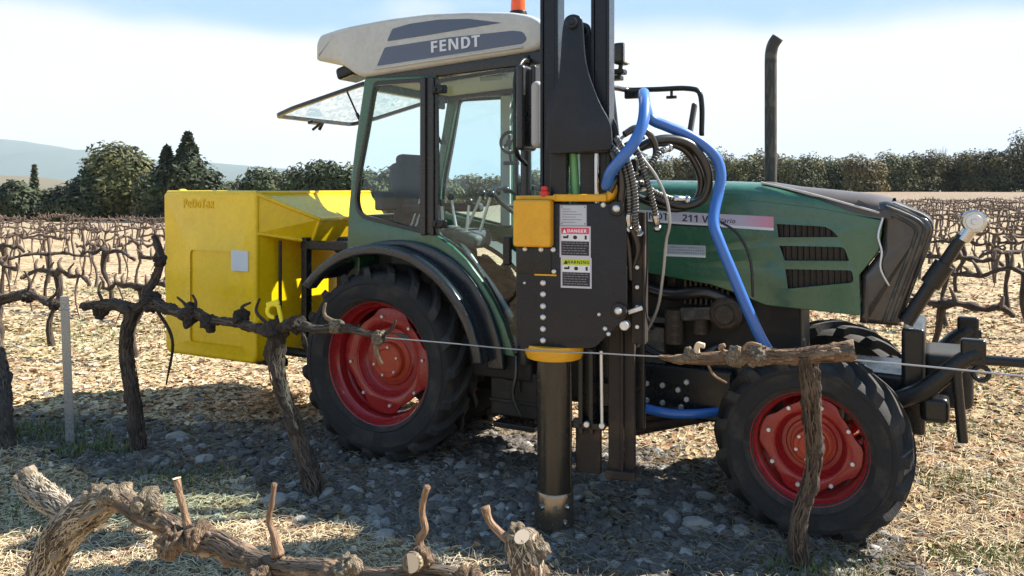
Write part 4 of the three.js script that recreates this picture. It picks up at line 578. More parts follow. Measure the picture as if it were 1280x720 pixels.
{
  const f = vineNear('grape_vine', 'old gnarled sunlit vine with pale bark along the bottom edge, nearest the camera', 'grape vine'); f.position.y = -0.022;
  const B = M.barkNear;
  const strips = (P, R, n, s, m1 = M.barkPale, m2 = M.barkDark, par = f) => { tag(part('bark_fibres', barkStrips(P, R, n, s), m1, par), null, null, null, 'stuff'); tag(part('bark_fibres', barkStrips(P, R, Math.round(n * 0.8), s + 1), m2, par), null, null, null, 'stuff'); };
  const TP = [[-1.60, -0.05, -2.5], [-1.53, 0.15, -2.44], [-1.44, 0.36, -2.39], [-1.37, 0.5, -2.35], [-1.30, 0.62, -2.31], [-1.22, 0.70, -2.27], [-1.14, 0.75, -2.22], [-1.085, 0.785, -2.19]];
  strips(TP, [0.058, 0.046, 0.041, 0.04, 0.044, 0.047, 0.042, 0.028], 900, 5);
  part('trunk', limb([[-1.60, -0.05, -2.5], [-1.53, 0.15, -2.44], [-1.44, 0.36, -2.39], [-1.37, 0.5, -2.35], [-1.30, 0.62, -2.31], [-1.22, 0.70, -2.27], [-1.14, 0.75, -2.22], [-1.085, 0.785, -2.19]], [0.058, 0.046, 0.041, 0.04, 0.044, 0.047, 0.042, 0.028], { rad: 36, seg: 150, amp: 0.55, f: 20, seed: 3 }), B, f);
  part('trunk_knob', knob(-1.09, 0.785, -2.19, 0.036, 4), B, f); part('trunk_knob', knob(-1.15, 0.765, -2.23, 0.034, 14), B, f);
  part('cordon', limb([[-1.19, 0.665, -2.30], [-1.30, 0.652, -2.38], [-1.40, 0.664, -2.45], [-1.48, 0.68, -2.50], [-1.53, 0.702, -2.53], [-1.55, 0.718, -2.54]], [0.026, 0.022, 0.027, 0.034, 0.036, 0.03], { rad: 28, seg: 110, amp: 0.6, f: 24, seed: 8 }), B, f);
  const P = [[-1.15, 0.76, -2.22], [-1.06, 0.775, -2.18], [-1.0, 0.752, -2.15], [-0.889, 0.745, -2.09], [-0.82, 0.72, -2.05], [-0.74, 0.735, -2.01], [-0.672, 0.722, -1.976], [-0.566, 0.722, -1.92], [-0.445, 0.742, -1.856], [-0.342, 0.755, -1.80], [-0.236, 0.78, -1.745], [-0.14, 0.80, -1.70], [-0.066, 0.795, -1.655], [0.048, 0.80, -1.595], [0.154, 0.806, -1.538], [0.28, 0.81, -1.472], [0.42, 0.82, -1.40]];
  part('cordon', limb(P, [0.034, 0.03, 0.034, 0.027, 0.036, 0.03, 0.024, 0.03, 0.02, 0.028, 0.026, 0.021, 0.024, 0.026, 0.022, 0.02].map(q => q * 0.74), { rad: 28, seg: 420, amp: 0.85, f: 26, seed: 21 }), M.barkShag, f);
  strips(P, [0.034, 0.03, 0.034, 0.027, 0.036, 0.03, 0.024, 0.03, 0.02, 0.028, 0.026, 0.021, 0.024, 0.026, 0.022, 0.02].map(q => q * 0.74), 800, 15, M.barkMid, M.barkDark);
  strips([[-1.19, 0.665, -2.30], [-1.30, 0.652, -2.38], [-1.40, 0.664, -2.45], [-1.48, 0.68, -2.50], [-1.53, 0.702, -2.53], [-1.55, 0.718, -2.54]], [0.026, 0.022, 0.027, 0.034, 0.036, 0.03], 320, 25);
  strips([[0.045, 0.79, -1.595], [0.036, 0.85, -1.60], [0.026, 0.895, -1.605], [0.022, 0.935, -1.607]], [0.028, 0.027, 0.03, 0.027], 90, 35);
  for (const [x, y, z, r, s] of [[-0.86, 0.725, -2.05, 0.042, 1], [-0.79, 0.745, -2.03, 0.036, 2], [-0.60, 0.70, -1.91, 0.036, 5], [-0.37, 0.775, -1.80, 0.03, 6], [-0.2, 0.83, -1.725, 0.03, 7], [0.03, 0.86, -1.6, 0.032, 8], [-0.97, 0.785, -2.13, 0.034, 9], [-0.09, 0.8, -1.67, 0.03, 10]]) part('bark_knob', knob(x, y, z, r, s * 3.1), s % 3 ? M.barkShag : B, f);
  part('spur', limb([[-0.83, 0.75, -2.055], [-0.848, 0.8, -2.065], [-0.858, 0.83, -2.07], [-0.872, 0.872, -2.08]], [0.012, 0.0085, 0.008, 0.0095], { rad: 10, seg: 18, amp: 0.2, f: 40 }), M.cane, f);
  part('spur', limb([[-0.562, 0.745, -1.92], [-0.572, 0.79, -1.925], [-0.586, 0.825, -1.93], [-0.578, 0.87, -1.926], [-0.571, 0.918, -1.923]], [0.017, 0.0085, 0.0065, 0.006, 0.007], { rad: 10, seg: 24, amp: 0.25, f: 40 }), M.cane, f);
  part('spur', limb([[-0.195, 0.83, -1.72], [-0.199, 0.87, -1.726], [-0.187, 0.893, -1.72], [-0.194, 0.93, -1.723], [-0.19, 0.96, -1.72], [-0.182, 0.988, -1.716]], [0.015, 0.009, 0.0075, 0.007, 0.0065, 0.007], { rad: 10, seg: 24, amp: 0.3, f: 40 }), M.cane, f);
  part('stub', limb([[0.045, 0.79, -1.595], [0.036, 0.85, -1.60], [0.026, 0.895, -1.605], [0.022, 0.935, -1.607]], [0.028, 0.027, 0.03, 0.027], { rad: 14, seg: 24, amp: 0.5, f: 26, seed: 5 }), B, f); part('bark_knob', knob(0.008, 0.918, -1.61, 0.026, 41), B, f); part('bark_knob', knob(0.044, 0.905, -1.60, 0.024, 47), B, f);
  part('spur', limb([[0.016, 0.907, -1.611], [-0.006, 0.912, -1.622], [-0.026, 0.924, -1.634], [-0.046, 0.942, -1.644], [-0.056, 0.97, -1.65]], [0.011, 0.009, 0.008, 0.0085, 0.0095], { rad: 10, seg: 20, amp: 0.25, f: 40 }), M.cane, f);
  part('stub', limb([[-0.2, 0.83, -1.73], [-0.207, 0.834, -1.7], [-0.2125, 0.838, -1.683]], [0.022, 0.021, 0.021], { rad: 14, seg: 6, amp: 0.15, f: 30 }), B, f);
  for (const [a, b, r] of [[[-0.212, 0.838, -1.684], [-0.26, 0.86, -1.58], 0.02], [[0.02, 0.935, -1.585], [-0.1, 1.2, -1.4], 0.016], [[-0.871, 0.872, -2.08], [-0.875, 0.9, -2.081], 0.011], [[-1.552, 0.722, -2.54], [-1.7, 0.83, -2.5], 0.026]]) part('cut_end', cutFace(a, b, r), M.cutWood, f);
}
function midVine(nm, label, T, arms, spurs, knobs, seed, armMat = M.bark, fib = M.barkMid) {
  const v = thing(nm, label, 'grape vine');
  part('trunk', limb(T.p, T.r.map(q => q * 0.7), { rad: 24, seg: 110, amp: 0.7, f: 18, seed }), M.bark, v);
  tag(part('bark_fibres', barkStrips(T.p, T.r.map(q => q * 0.7), 500, seed), M.barkMid, v), null, null, null, 'stuff');
  arms.forEach((a, i) => { tag(part('bark_fibres', barkStrips(a.p, a.r.map(q => q * 0.74), armMat === M.bark ? 160 : 500, seed + 50 + i), fib, v), null, null, null, 'stuff'); });
  arms.forEach((a, i) => part('cordon', limb(a.p, a.r.map(q => q * 0.74), { rad: 18, seg: 130, amp: 0.85, f: 20, seed: seed + i * 5 }), armMat, v));
  spurs.forEach((s, i) => part('spur', limb(s.p ?? s, s.r ?? [0.011, 0.009, 0.006], { rad: 8, seg: 14, amp: 0.3, f: 30, seed: i }), s.m ?? M.bark, v));
  knobs.forEach((k, i) => part('bark_knob', knob(k[0], k[1], k[2], k[3], seed + i * 2.3), k[4] ?? M.bark, v));
  return v;
}
midVine('grape_vine', 'dark leaning vine trunk cut by the left edge of the picture', { p: [[-3.1, -0.05, -4.9], [-3.18, 0.15, -5.0], [-3.38, 0.38, -5.3], [-3.55, 0.6, -5.5], [-3.62, 0.80, -5.61]], r: [0.085, 0.07, 0.06, 0.05, 0.055] },
  [{ p: [[-4.12, 0.75, -5.89], [-3.85, 0.78, -5.75], [-3.62, 0.82, -5.61], [-3.42, 0.87, -5.51], [-3.25, 0.885, -5.43], [-3.08, 0.85, -5.33], [-2.96, 0.845, -5.27]], r: [0.03, 0.035, 0.05, 0.05, 0.04, 0.03, 0.022] }],
  [[[-3.3, 0.9, -5.45], [-3.28, 0.98, -5.44], [-3.32, 1.05, -5.45]], [[-3.1, 0.86, -5.34], [-3.02, 0.92, -5.3], [-3.0, 0.98, -5.3]]], [[-3.3, 0.88, -5.45, 0.045], [-3.03, 0.85, -5.3, 0.04]], 31);
midVine('grape_vine', 'dark vine with upright trunk and knotted arm left of the yellow tank', { p: [[-2.29, -0.05, -4.915], [-2.305, 0.1, -4.92], [-2.318, 0.209, -4.93], [-2.36, 0.40, -4.955], [-2.40, 0.6, -4.974], [-2.385, 0.75, -4.965], [-2.33, 0.87, -4.94]], r: [0.075, 0.06, 0.052, 0.056, 0.052, 0.05, 0.06] },
  [{ p: [[-2.33, 0.86, -4.94], [-2.5, 0.882, -5.03], [-2.66, 0.868, -5.112], [-2.78, 0.85, -5.18]], r: [0.05, 0.042, 0.034, 0.03] }, { p: [[-2.33, 0.865, -4.94], [-2.24, 0.905, -4.89], [-2.15, 0.91, -4.845], [-1.97, 0.872, -4.747], [-1.84, 0.878, -4.68], [-1.75, 0.85, -4.631], [-1.70, 0.842, -4.6]], r: [0.052, 0.05, 0.038, 0.034, 0.04, 0.034, 0.02] }, { p: [[-2.25, 0.91, -4.9], [-2.24, 0.98, -4.92], [-2.20, 1.07, -4.95], [-2.165, 1.17, -4.93], [-2.19, 1.26, -4.945], [-2.22, 1.32, -4.95]], r: [0.036, 0.028, 0.029, 0.026, 0.024, 0.017] }],
  [[[-1.9, 0.88, -4.71], [-1.93, 0.93, -4.72], [-1.98, 0.97, -4.73]], [[-1.86, 0.88, -4.69], [-1.85, 0.95, -4.68], [-1.87, 0.99, -4.68]], [[-2.6, 0.9, -5.08], [-2.63, 0.96, -5.09], [-2.62, 1.02, -5.1]], [[-2.15, 0.88, -4.84], [-2.06, 0.7, -4.85], [-2.1, 0.42, -4.86]]], [[-2.62, 0.83, -5.1, 0.045], [-1.88, 0.87, -4.7, 0.06], [-1.76, 0.83, -4.64, 0.05], [-2.2, 0.92, -4.88, 0.06], [-2.17, 1.17, -4.93, 0.04]], 47);
const vTank = midVine('grape_vine', 'dark vine leaning in front of the big rear wheel with a yellow tie on top', { p: [[-1.04, -0.05, -4.25], [-1.06, 0.06, -4.263], [-1.12, 0.2, -4.295], [-1.19, 0.36, -4.335], [-1.255, 0.5, -4.365], [-1.295, 0.66, -4.389], [-1.29, 0.80, -4.389], [-1.28, 0.86, -4.38]], r: [0.075, 0.062, 0.055, 0.056, 0.052, 0.054, 0.06, 0.045] },
  [{ p: [[-1.29, 0.82, -4.389], [-1.40, 0.83, -4.44], [-1.536, 0.85, -4.517], [-1.65, 0.848, -4.58], [-1.72, 0.85, -4.61]], r: [0.042, 0.034, 0.032, 0.028, 0.024] }, { p: [[-1.29, 0.83, -4.389], [-1.22, 0.87, -4.35], [-1.142, 0.874, -4.308], [-1.05, 0.862, -4.26], [-0.97, 0.87, -4.217], [-0.86, 0.878, -4.16], [-0.782, 0.872, -4.118], [-0.70, 0.862, -4.075], [-0.64, 0.85, -4.04]], r: [0.045, 0.04, 0.03, 0.026, 0.026, 0.022, 0.022, 0.018, 0.014] }],
  [{ p: [[-0.9, 0.88, -4.18], [-0.925, 0.905, -4.195], [-0.985, 0.935, -4.225], [-0.994, 0.965, -4.23], [-0.985, 1.005, -4.23]], r: [0.02, 0.016, 0.012, 0.009, 0.008], m: M.cane }, { p: [[-0.66, 0.86, -4.05], [-0.69, 0.80, -4.06], [-0.66, 0.72, -4.05]], r: [0.016, 0.014, 0.01], m: M.cane }, [[-1.35, 0.86, -4.42], [-1.42, 0.93, -4.44], [-1.4, 1.0, -4.44]], [[-1.5, 0.87, -4.5], [-1.52, 0.94, -4.5], [-1.47, 0.97, -4.5]], [[-0.66, 0.86, -4.05], [-0.6, 0.91, -4.03], [-0.585, 0.95, -4.02]], [[-1.2, 0.87, -4.34], [-1.12, 0.82, -4.3], [-1.1, 0.76, -4.3]]],
  [[-1.29, 0.83, -4.38, 0.062], [-1.155, 0.875, -4.31, 0.045], [-0.92, 0.895, -4.19, 0.035, M.barkNear], [-0.67, 0.855, -4.06, 0.035, M.barkNear], [-1.53, 0.88, -4.51, 0.045]], 63);
part('yellow_tie', [new THREE.TorusGeometry(0.035, 0.012, 8, 20, 4.2).rotateZ(0.6).translate(-1.295, 0.945, -4.35), box(0.075, 0.03, 0.02, -1.3, 0.985, -4.35, 0.008, 0, 0, 0.3), rod([-1.27, 0.97, -4.35], [-1.25, 0.88, -4.35], 0.012)], std('tie', RGB(0.8, 0.65, 0.02), 0.5), vTank, 'bright yellow tie');
midVine('grape_vine', 'vine with a shaggy sunlit arm reaching in front of the small front wheel', { p: [[1.22, -0.05, -3.37], [1.2, 0.2, -3.35], [1.24, 0.45, -3.3], [1.2, 0.7, -3.2], [1.16, 0.88, -3.12], [1.14, 0.97, -3.1]], r: [0.055, 0.045, 0.04, 0.042, 0.045, 0.045] },
  [{ p: [[1.3, 0.99, -3.03], [1.2, 0.975, -3.07], [1.12, 0.955, -3.11], [0.945, 0.935, -3.2], [0.86, 0.92, -3.247], [0.76, 0.905, -3.30], [0.68, 0.895, -3.345], [0.62, 0.90, -3.37]], r: [0.045, 0.04, 0.036, 0.036, 0.03, 0.032, 0.022, 0.012] }],
  [{ p: [[0.76, 0.93, -3.3], [0.765, 0.965, -3.29], [0.79, 0.962, -3.28]], r: [0.014, 0.011, 0.012], m: M.cutWood }, { p: [[0.92, 0.95, -3.21], [0.95, 0.985, -3.2], [0.99, 0.98, -3.18]], r: [0.012, 0.01, 0.01], m: M.cane }, { p: [[0.88, 0.93, -3.23], [0.84, 0.965, -3.24], [0.86, 0.975, -3.23]], r: [0.012, 0.01, 0.01], m: M.cane }, { p: [[0.8, 0.9, -3.28], [0.82, 0.85, -3.26], [0.87, 0.82, -3.24]], r: [0.006, 0.005, 0.004], m: M.cane }],
  [[0.9, 0.93, -3.22, 0.04, M.barkNear], [0.74, 0.91, -3.31, 0.032, M.barkNear], [0.98, 0.94, -3.18, 0.04, M.barkNear]], 71, M.barkShag, M.cane);
top('trellis_wire', limb([[-0.64, 0.856, -4.04], [-0.3, 0.862, -3.862], [0.073, 0.868, -3.664], [0.35, 0.886, -3.515], [0.63, 0.9, -3.37], [1.14, 0.955, -3.1], [2.9, 0.93, -2.17]], [0.0033], { rad: 6, seg: 40 }), M.wire, 'thin grey trellis wire strung across in front of the post driver', 'wire');
{ const s = thing('stake', 'thin grey metal stake standing between the two leftmost vine trunks', 'stake'); part('stake_post', [box(0.05, 1.0, 0.008, 0, 0.44, 0, 0.002), box(0.008, 1.0, 0.04, -0.02, 0.44, -0.018, 0.002)], M.stake, s); part('wire_clip', [rod([-0.03, 0.86, 0.005], [0.03, 0.86, 0.005], 0.005)], M.wire, s); s.position.set(-2.76, 0, -5.0); s.rotation.z = 0.035; s.rotation.y = 0.3; }

// background vines: a few variants, cloned along rows 1.84 m apart
const R = rng(77);
function vineVariant(seed, detail) {
  const r = rng(seed), j = a => (r() - 0.5) * a, rad = detail ? 6 : 4, parts = {};
  const h = 0.78 + j(0.1), bx = j(0.12), k = j(0.16);
  parts.trunk = limb([[bx, -0.1, 0], [bx + k, h * 0.35, j(0.1)], [k * 0.6 - bx, h * 0.7, j(0.08)], [0, h, 0]], [0.036, 0.026, 0.025, 0.034], { rad, seg: detail ? 10 : 6, amp: 0.5, f: 12, seed });
  const arms = [], spurs = [];
  for (const s of [-1, 1]) {
    const L = 0.48 + r() * 0.16, P = [[0, h - 0.02, 0]]; for (let i = 1; i <= 5; i++) P.push([s * L * i / 5, h + 0.03 + j(0.06) - 0.02 * i, j(0.05)]);
    arms.push(limb(P, [0.036, 0.022, 0.03, 0.018, 0.026, 0.012], { rad, seg: detail ? 22 : 10, amp: 0.9, f: 14, seed: seed + s }));
    for (let i = 1; i <= 5; i++) if (r() < 0.7) { const b = P[i], l = 0.05 + r() * 0.1; spurs.push(limb([b, [b[0] + j(0.06), b[1] + l * 0.5, b[2] + j(0.06)], [b[0] + j(0.14), b[1] + l, b[2] + j(0.1)]], [0.026, 0.017, 0.009], { rad: 4, seg: 4, closed: false })); }
    if (r() < 0.5) { const b = P[3]; spurs.push(limb([b, [b[0] + j(0.1), b[1] - 0.2, b[2] + 0.05], [b[0] + j(0.2), b[1] - 0.42, b[2] + 0.02]], [0.014, 0.01, 0.006], { rad: 4, seg: 5, closed: false })); }
  }
  parts.arms = arms; parts.spurs = spurs; return parts;
}
{
  const spots = [];
  for (let k = 2; k < 48; k++) {
    const Z0 = 1.62 + 2.08 * k + (k > 2 ? 0.0 : 0);
    for (let i = -70; i < 90; i++) {
      const x = i * 1.09 + ((k * 0.37) % 1.09) + (R() - 0.5) * 0.12, Z = Z0 - 0.53 * x; if (Z < 4 || Z > 100) continue;
      const px = 640 + 1000 * x / Z; if (px < -60 || px > 1350) continue;
      if (k === 2 && x < 1.2 && x > -2.9) continue;                                   // the tractor stands in this lane
      if (k === 2 && x < 3.2) { if (x > -2.9) continue; }
      if (px > 455 && px < 1125) continue;                                            // hidden behind the tractor
      if (px > 215 && px <= 455 && Z < 60) continue;                                  // hidden behind the tank
      if (x < 0 && Z > 32) continue; if (x > 0 && Z > 48) continue;
      spots.push([x, Z]);
    }
  }
  spots.sort((a, b) => a[1] - b[1]);
  const det = [1, 2, 3, 4, 5, 6].map(s => vineVariant(s * 13, true)), low = [7, 8, 9, 10, 11].map(s => vineVariant(s * 17, false));
  const protoFar = low.map(v => merge([v.trunk, ...v.arms, ...v.spurs]));
  const made = {};
  spots.slice(0, 285).forEach(([x, Z], n) => {
    const left = x < 0, near = Z < 13, key = (near ? 'n' : 'f') + (near ? n % 6 : n % 5);
    let o;
    if (made[key]) { o = made[key].clone(); o.name = numbered('vine'); scene.add(o); }
    else if (near) { const v = det[n % 6]; o = thing('vine', '', 'grape vine'); part('trunk', v.trunk, M.bark, o); v.arms.forEach(a => part('cordon', a, M.bark, o)); v.spurs.forEach(a => part('spur', a, M.barkFar, o)); made[key] = o; }
    else { o = made[key] = top('vine', protoFar[n % 5], M.barkFar, '', 'grape vine'); }
    o.position.set(x, groundY(x, -Z), -Z); o.rotation.y = -0.487 + (R() < 0.5 ? Math.PI : 0) + (R() - 0.5) * 0.2; o.scale.setScalar(0.94 + R() * 0.16);
    tag(o, left ? (near ? 'bare dark vine in the first rows on straw left of the yellow tank' : 'small bare vine far off in the rows between tank and left trees') : (near ? 'bare dark vine in the first rows to the right of the tractor nose' : 'small bare vine far off in the rows below the right hedge'), 'grape vine', left ? (near ? 'vines in the first rows on the left' : 'vines far off on the left') : (near ? 'vines in the first rows on the right' : 'vines far off on the right'));
  });
  const rest = spots.slice(285);
  const im = new THREE.InstancedMesh(protoFar[0], M.barkFar, rest.length), d = new THREE.Object3D();
  rest.forEach(([x, Z], i) => { d.position.set(x, groundY(x, -Z), -Z); d.rotation.y = -0.487 + (R() < 0.5 ? Math.PI : 0) + (R() - 0.5) * 0.2; d.scale.setScalar(0.9 + R() * 0.2); d.updateMatrix(); im.setMatrixAt(i, d.matrix); });
  im.name = 'distant_vines'; im.castShadow = im.receiveShadow = true; tag(im, 'mass of tiny bare vines at the far end of the field', 'vines', null, 'stuff'); scene.add(im);
  console.log('vines', spots.length);
}

// ---------------------------------------------------------------- ground cover: leaves, straw, pebbles, grass
const screenSpot = (r, vMin, vMax) => { const v = vMin + (vMax - vMin) * Math.pow(r(), 0.9), Z = 1600 / v, x = (r() * 1.5 - 0.75) * Z; return [x, Z]; };
{
  const leafG = (() => { const p = [], ix = [], uv = []; const W = [0.3, 0.9, 1, 0.55, 0.1]; for (let i = 0; i <= 4; i++) { const t = i / 4 - 0.5; const y = 0.35 * t * t + 0.03; for (const s of [-1, 0, 1]) { p.push(t, y + (s ? 0.16 * W[i] : 0), s * 0.36 * W[i]); uv.push(t, s); } if (i < 4) for (const k of [0, 1]) { const o = i * 3 + k; ix.push(o, o + 1, o + 3, o + 1, o + 4, o + 3); } } const g = new THREE.BufferGeometry(); g.setAttribute('position', new THREE.Float32BufferAttribute(p, 3)); g.setAttribute('uv', new THREE.Float32BufferAttribute(uv, 2)); g.setIndex(ix); g.computeVertexNormals(); return g; })();
  const r = rng(5), N = 90000, lm = new THREE.MeshStandardMaterial({ roughness: 0.95, side: THREE.DoubleSide }); lm.name = 'dry_leaf';
  const im = new THREE.InstancedMesh(leafG, lm, N), d = new THREE.Object3D(), c = new THREE.Color();
  for (let i = 0; i < N; i++) {
    let x, Z, s; for (let t = 0; t < 6; t++) { [x, Z] = screenSpot(r, 95, 560); s = soilAt(x, -Z); if (r() > s * 0.99) break; }
    const sz = (0.028 + 0.05 * r() * r()) * (Z > 9 ? 1.4 : 1), k = r();
    d.position.set(x, groundY(x, -Z) + 0.002, -Z); d.rotation.set((r() - 0.5) * 0.9, r() * 6.28, (r() - 0.5) * 0.9); d.scale.set(sz * (0.8 + 0.5 * r()), sz * (r() < 0.3 ? -0.6 : 0.9), sz); d.updateMatrix(); im.setMatrixAt(i, d.matrix);
    const rightB = sstep(0.6, 2.2, x) * 0.45, w = 0.65 + 0.45 * r();
    if (k < 0.52 - rightB) c.setRGB(0.6 * w, 0.485 * w, 0.33 * w); else if (k < 0.75 - rightB * 0.4) c.setRGB(0.5 * w, 0.36 * w, 0.19 * w); else if (k < 0.91) c.setRGB(0.33 * w, 0.17 * w, 0.085 * w); else c.setRGB(0.13 * w, 0.09 * w, 0.06 * w);
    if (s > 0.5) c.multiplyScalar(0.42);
    im.setColorAt(i, c);
  }
  im.name = 'leaf_litter'; im.castShadow = im.receiveShadow = true; tag(im, 'dry curled leaves covering the vineyard floor', 'leaf litter', null, 'stuff'); scene.add(im);
  // straw and prunings
  const sg = new THREE.CylinderGeometry(0.5, 0.4, 1, 4, 2); { const p = sg.attributes.position; for (let i = 0; i < p.count; i++) if (Math.abs(p.getY(i)) < 0.1) p.setX(i, p.getX(i) + 6); } sg.rotateZ(Math.PI / 2); sg.computeVertexNormals();
  const N2 = 26000, im2 = new THREE.InstancedMesh(sg, lm, N2);
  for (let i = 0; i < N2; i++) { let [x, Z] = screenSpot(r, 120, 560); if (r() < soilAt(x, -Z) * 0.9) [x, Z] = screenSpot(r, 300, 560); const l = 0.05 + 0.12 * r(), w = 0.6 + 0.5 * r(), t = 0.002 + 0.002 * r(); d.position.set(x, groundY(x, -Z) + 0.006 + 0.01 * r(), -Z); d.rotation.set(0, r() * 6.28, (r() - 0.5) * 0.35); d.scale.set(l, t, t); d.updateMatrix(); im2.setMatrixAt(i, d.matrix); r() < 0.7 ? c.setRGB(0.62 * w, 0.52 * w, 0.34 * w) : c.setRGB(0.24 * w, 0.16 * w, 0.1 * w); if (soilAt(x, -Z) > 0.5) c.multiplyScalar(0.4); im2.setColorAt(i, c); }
  im2.name = 'straw'; im2.castShadow = im2.receiveShadow = true; tag(im2, 'loose straw and thin prunings strewn over the ground', 'straw', null, 'stuff'); scene.add(im2);
  // gravel and clods
  const pg = mergeVertices(new THREE.IcosahedronGeometry(1, 1)); { const p = pg.attributes.position; for (let i = 0; i < p.count; i++) { const k = 0.75 + 0.5 * hash(i, 3, 7); p.setXYZ(i, p.getX(i) * k, p.getY(i) * k * 0.62, p.getZ(i) * k); } pg.computeVertexNormals(); }
  const N3 = 17000, gm = new THREE.MeshStandardMaterial({ roughness: 0.95 }); gm.name = 'gravel'; const im3 = new THREE.InstancedMesh(pg, gm, N3);
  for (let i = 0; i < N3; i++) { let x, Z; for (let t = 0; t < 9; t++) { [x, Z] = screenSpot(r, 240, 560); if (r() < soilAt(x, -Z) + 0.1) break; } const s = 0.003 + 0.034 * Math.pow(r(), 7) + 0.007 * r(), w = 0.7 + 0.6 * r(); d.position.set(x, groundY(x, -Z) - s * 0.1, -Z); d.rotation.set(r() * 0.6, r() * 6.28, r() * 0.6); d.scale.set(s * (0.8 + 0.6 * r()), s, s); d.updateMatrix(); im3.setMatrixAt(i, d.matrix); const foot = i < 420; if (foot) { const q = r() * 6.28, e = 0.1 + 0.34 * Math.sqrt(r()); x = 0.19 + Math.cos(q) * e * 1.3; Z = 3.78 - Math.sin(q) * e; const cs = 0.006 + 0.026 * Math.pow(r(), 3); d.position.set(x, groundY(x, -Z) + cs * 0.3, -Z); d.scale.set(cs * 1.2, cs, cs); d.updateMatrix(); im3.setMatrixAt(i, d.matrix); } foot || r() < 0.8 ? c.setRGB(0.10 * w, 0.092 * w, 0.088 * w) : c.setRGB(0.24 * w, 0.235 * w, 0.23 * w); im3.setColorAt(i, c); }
  im3.name = 'gravel'; im3.castShadow = im3.receiveShadow = true; tag(im3, 'small stones and clods on the shaded soil lane', 'gravel', null, 'stuff'); scene.add(im3);
  // green grass tufts
  const bg = new THREE.BufferGeometry(); bg.setAttribute('position', new THREE.Float32BufferAttribute([-0.5, 0, 0, 0.5, 0, 0, 0.35, 0.5, 0.12, -0.3, 0.5, 0.12, 0.1, 1, 0.45], 3)); bg.setAttribute('uv', new THREE.Float32BufferAttribute([0, 0, 1, 0, 1, 0.5, 0, 0.5, 0.5, 1], 2)); bg.setIndex([0, 1, 2, 0, 2, 3, 3, 2, 4]); bg.computeVertexNormals();
  const N4 = 7000, bm = new THREE.MeshPhysicalMaterial({ roughness: 0.8, transmission: 0.3, thickness: 0, side: THREE.DoubleSide }); bm.name = 'grass_blade'; const im4 = new THREE.InstancedMesh(bg, bm, N4);
  const patches = [[-2.95, 5.2, 0.55, 0.3], [-3.3, 5.25, 0.4, 0.25], [-2.6, 4.9, 0.25, 0.2], [-2.3, 3.9, 0.5, 0.3], [-2.75, 3.7, 0.35, 0.3], [1.3, 3.35, 0.3, 0.12], [2.05, 3.45, 0.25, 0.15], [2.6, 5.4, 0.6, 0.4], [3.1, 6.5, 0.9, 0.6], [2.4, 4.3, 0.35, 0.25], [-4.4, 9, 1.2, 0.8], [-6, 13, 2, 1.2], [4.6, 9.5, 1.5, 1], [6.5, 14, 2.5, 1.5], [-1.8, 4.4, 0.4, 0.2], [3.9, 7.2, 0.8, 0.6]];
  for (let i = 0; i < N4; i++) { const p = patches[i % patches.length], a = r() * 6.28, q = Math.sqrt(r()) * (0.4 + r()), x = p[0] + Math.cos(a) * p[2] * q, Z = p[1] + Math.sin(a) * p[3] * q, h = 0.02 + 0.045 * r(), w = 0.6 + 0.7 * r(); d.position.set(x, groundY(x, -Z) - 0.002, -Z); d.rotation.set(0, r() * 6.28, 0); d.scale.set(0.006 + 0.004 * r() + Z * 0.0004, h, h * 0.8); d.updateMatrix(); im4.setMatrixAt(i, d.matrix); r() < 0.7 ? c.setRGB(0.075 * w, 0.13 * w, 0.03 * w) : c.setRGB(0.22 * w, 0.2 * w, 0.07 * w); im4.setColorAt(i, c); }
  im4.name = 'grass'; im4.castShadow = im4.receiveShadow = true; tag(im4, 'sparse green grass tufts among the vines', 'grass', null, 'stuff'); scene.add(im4);
}
{ // larger stones
  const spots = [[870, 660, 0.065, 'largest pale stone lying right of the post driver foot'], [406, 613, 0.055, 'pale rounded stone beside the vine trunk at the rear wheel'], [345, 625, 0.06], [378, 650, 0.045], [442, 652, 0.04], [560, 640, 0.04], [612, 622, 0.035], [805, 622, 0.035], [840, 648, 0.04], [770, 640, 0.03], [300, 610, 0.04], [255, 575, 0.05], [222, 545, 0.06], [480, 672, 0.05], [880, 625, 0.04], [905, 645, 0.03], [180, 600, 0.035], [430, 600, 0.035], [925, 668, 0.045], [700, 672, 0.035]];
  spots.forEach(([px, py, s, l], i) => {
    const Z = 1600 / (py - 238), x = (px - 640) / 1000 * Z, g = mergeVertices(new THREE.IcosahedronGeometry(s, 3)), p = g.attributes.position;
    for (let k = 0; k < p.count; k++) { const v = V(p.getX(k), p.getY(k), p.getZ(k)), n = 1 + 0.7 * (fbm(v.x / s + i * 3, v.y / s + 4, v.z / s + 0.3, 2) - 0.5); p.setXYZ(k, v.x * n * 1.25, v.y * n * 0.62, v.z * n); } g.computeVertexNormals();
    const o = top('stone', g, M.stone, l || 'grey stone half sunk in the shaded soil in front of the tractor', 'stone', l ? null : 'stones on the shaded soil'); o.position.set(x, groundY(x, -Z) + s * 0.08, -Z); o.rotation.y = i * 1.3;
  });
}

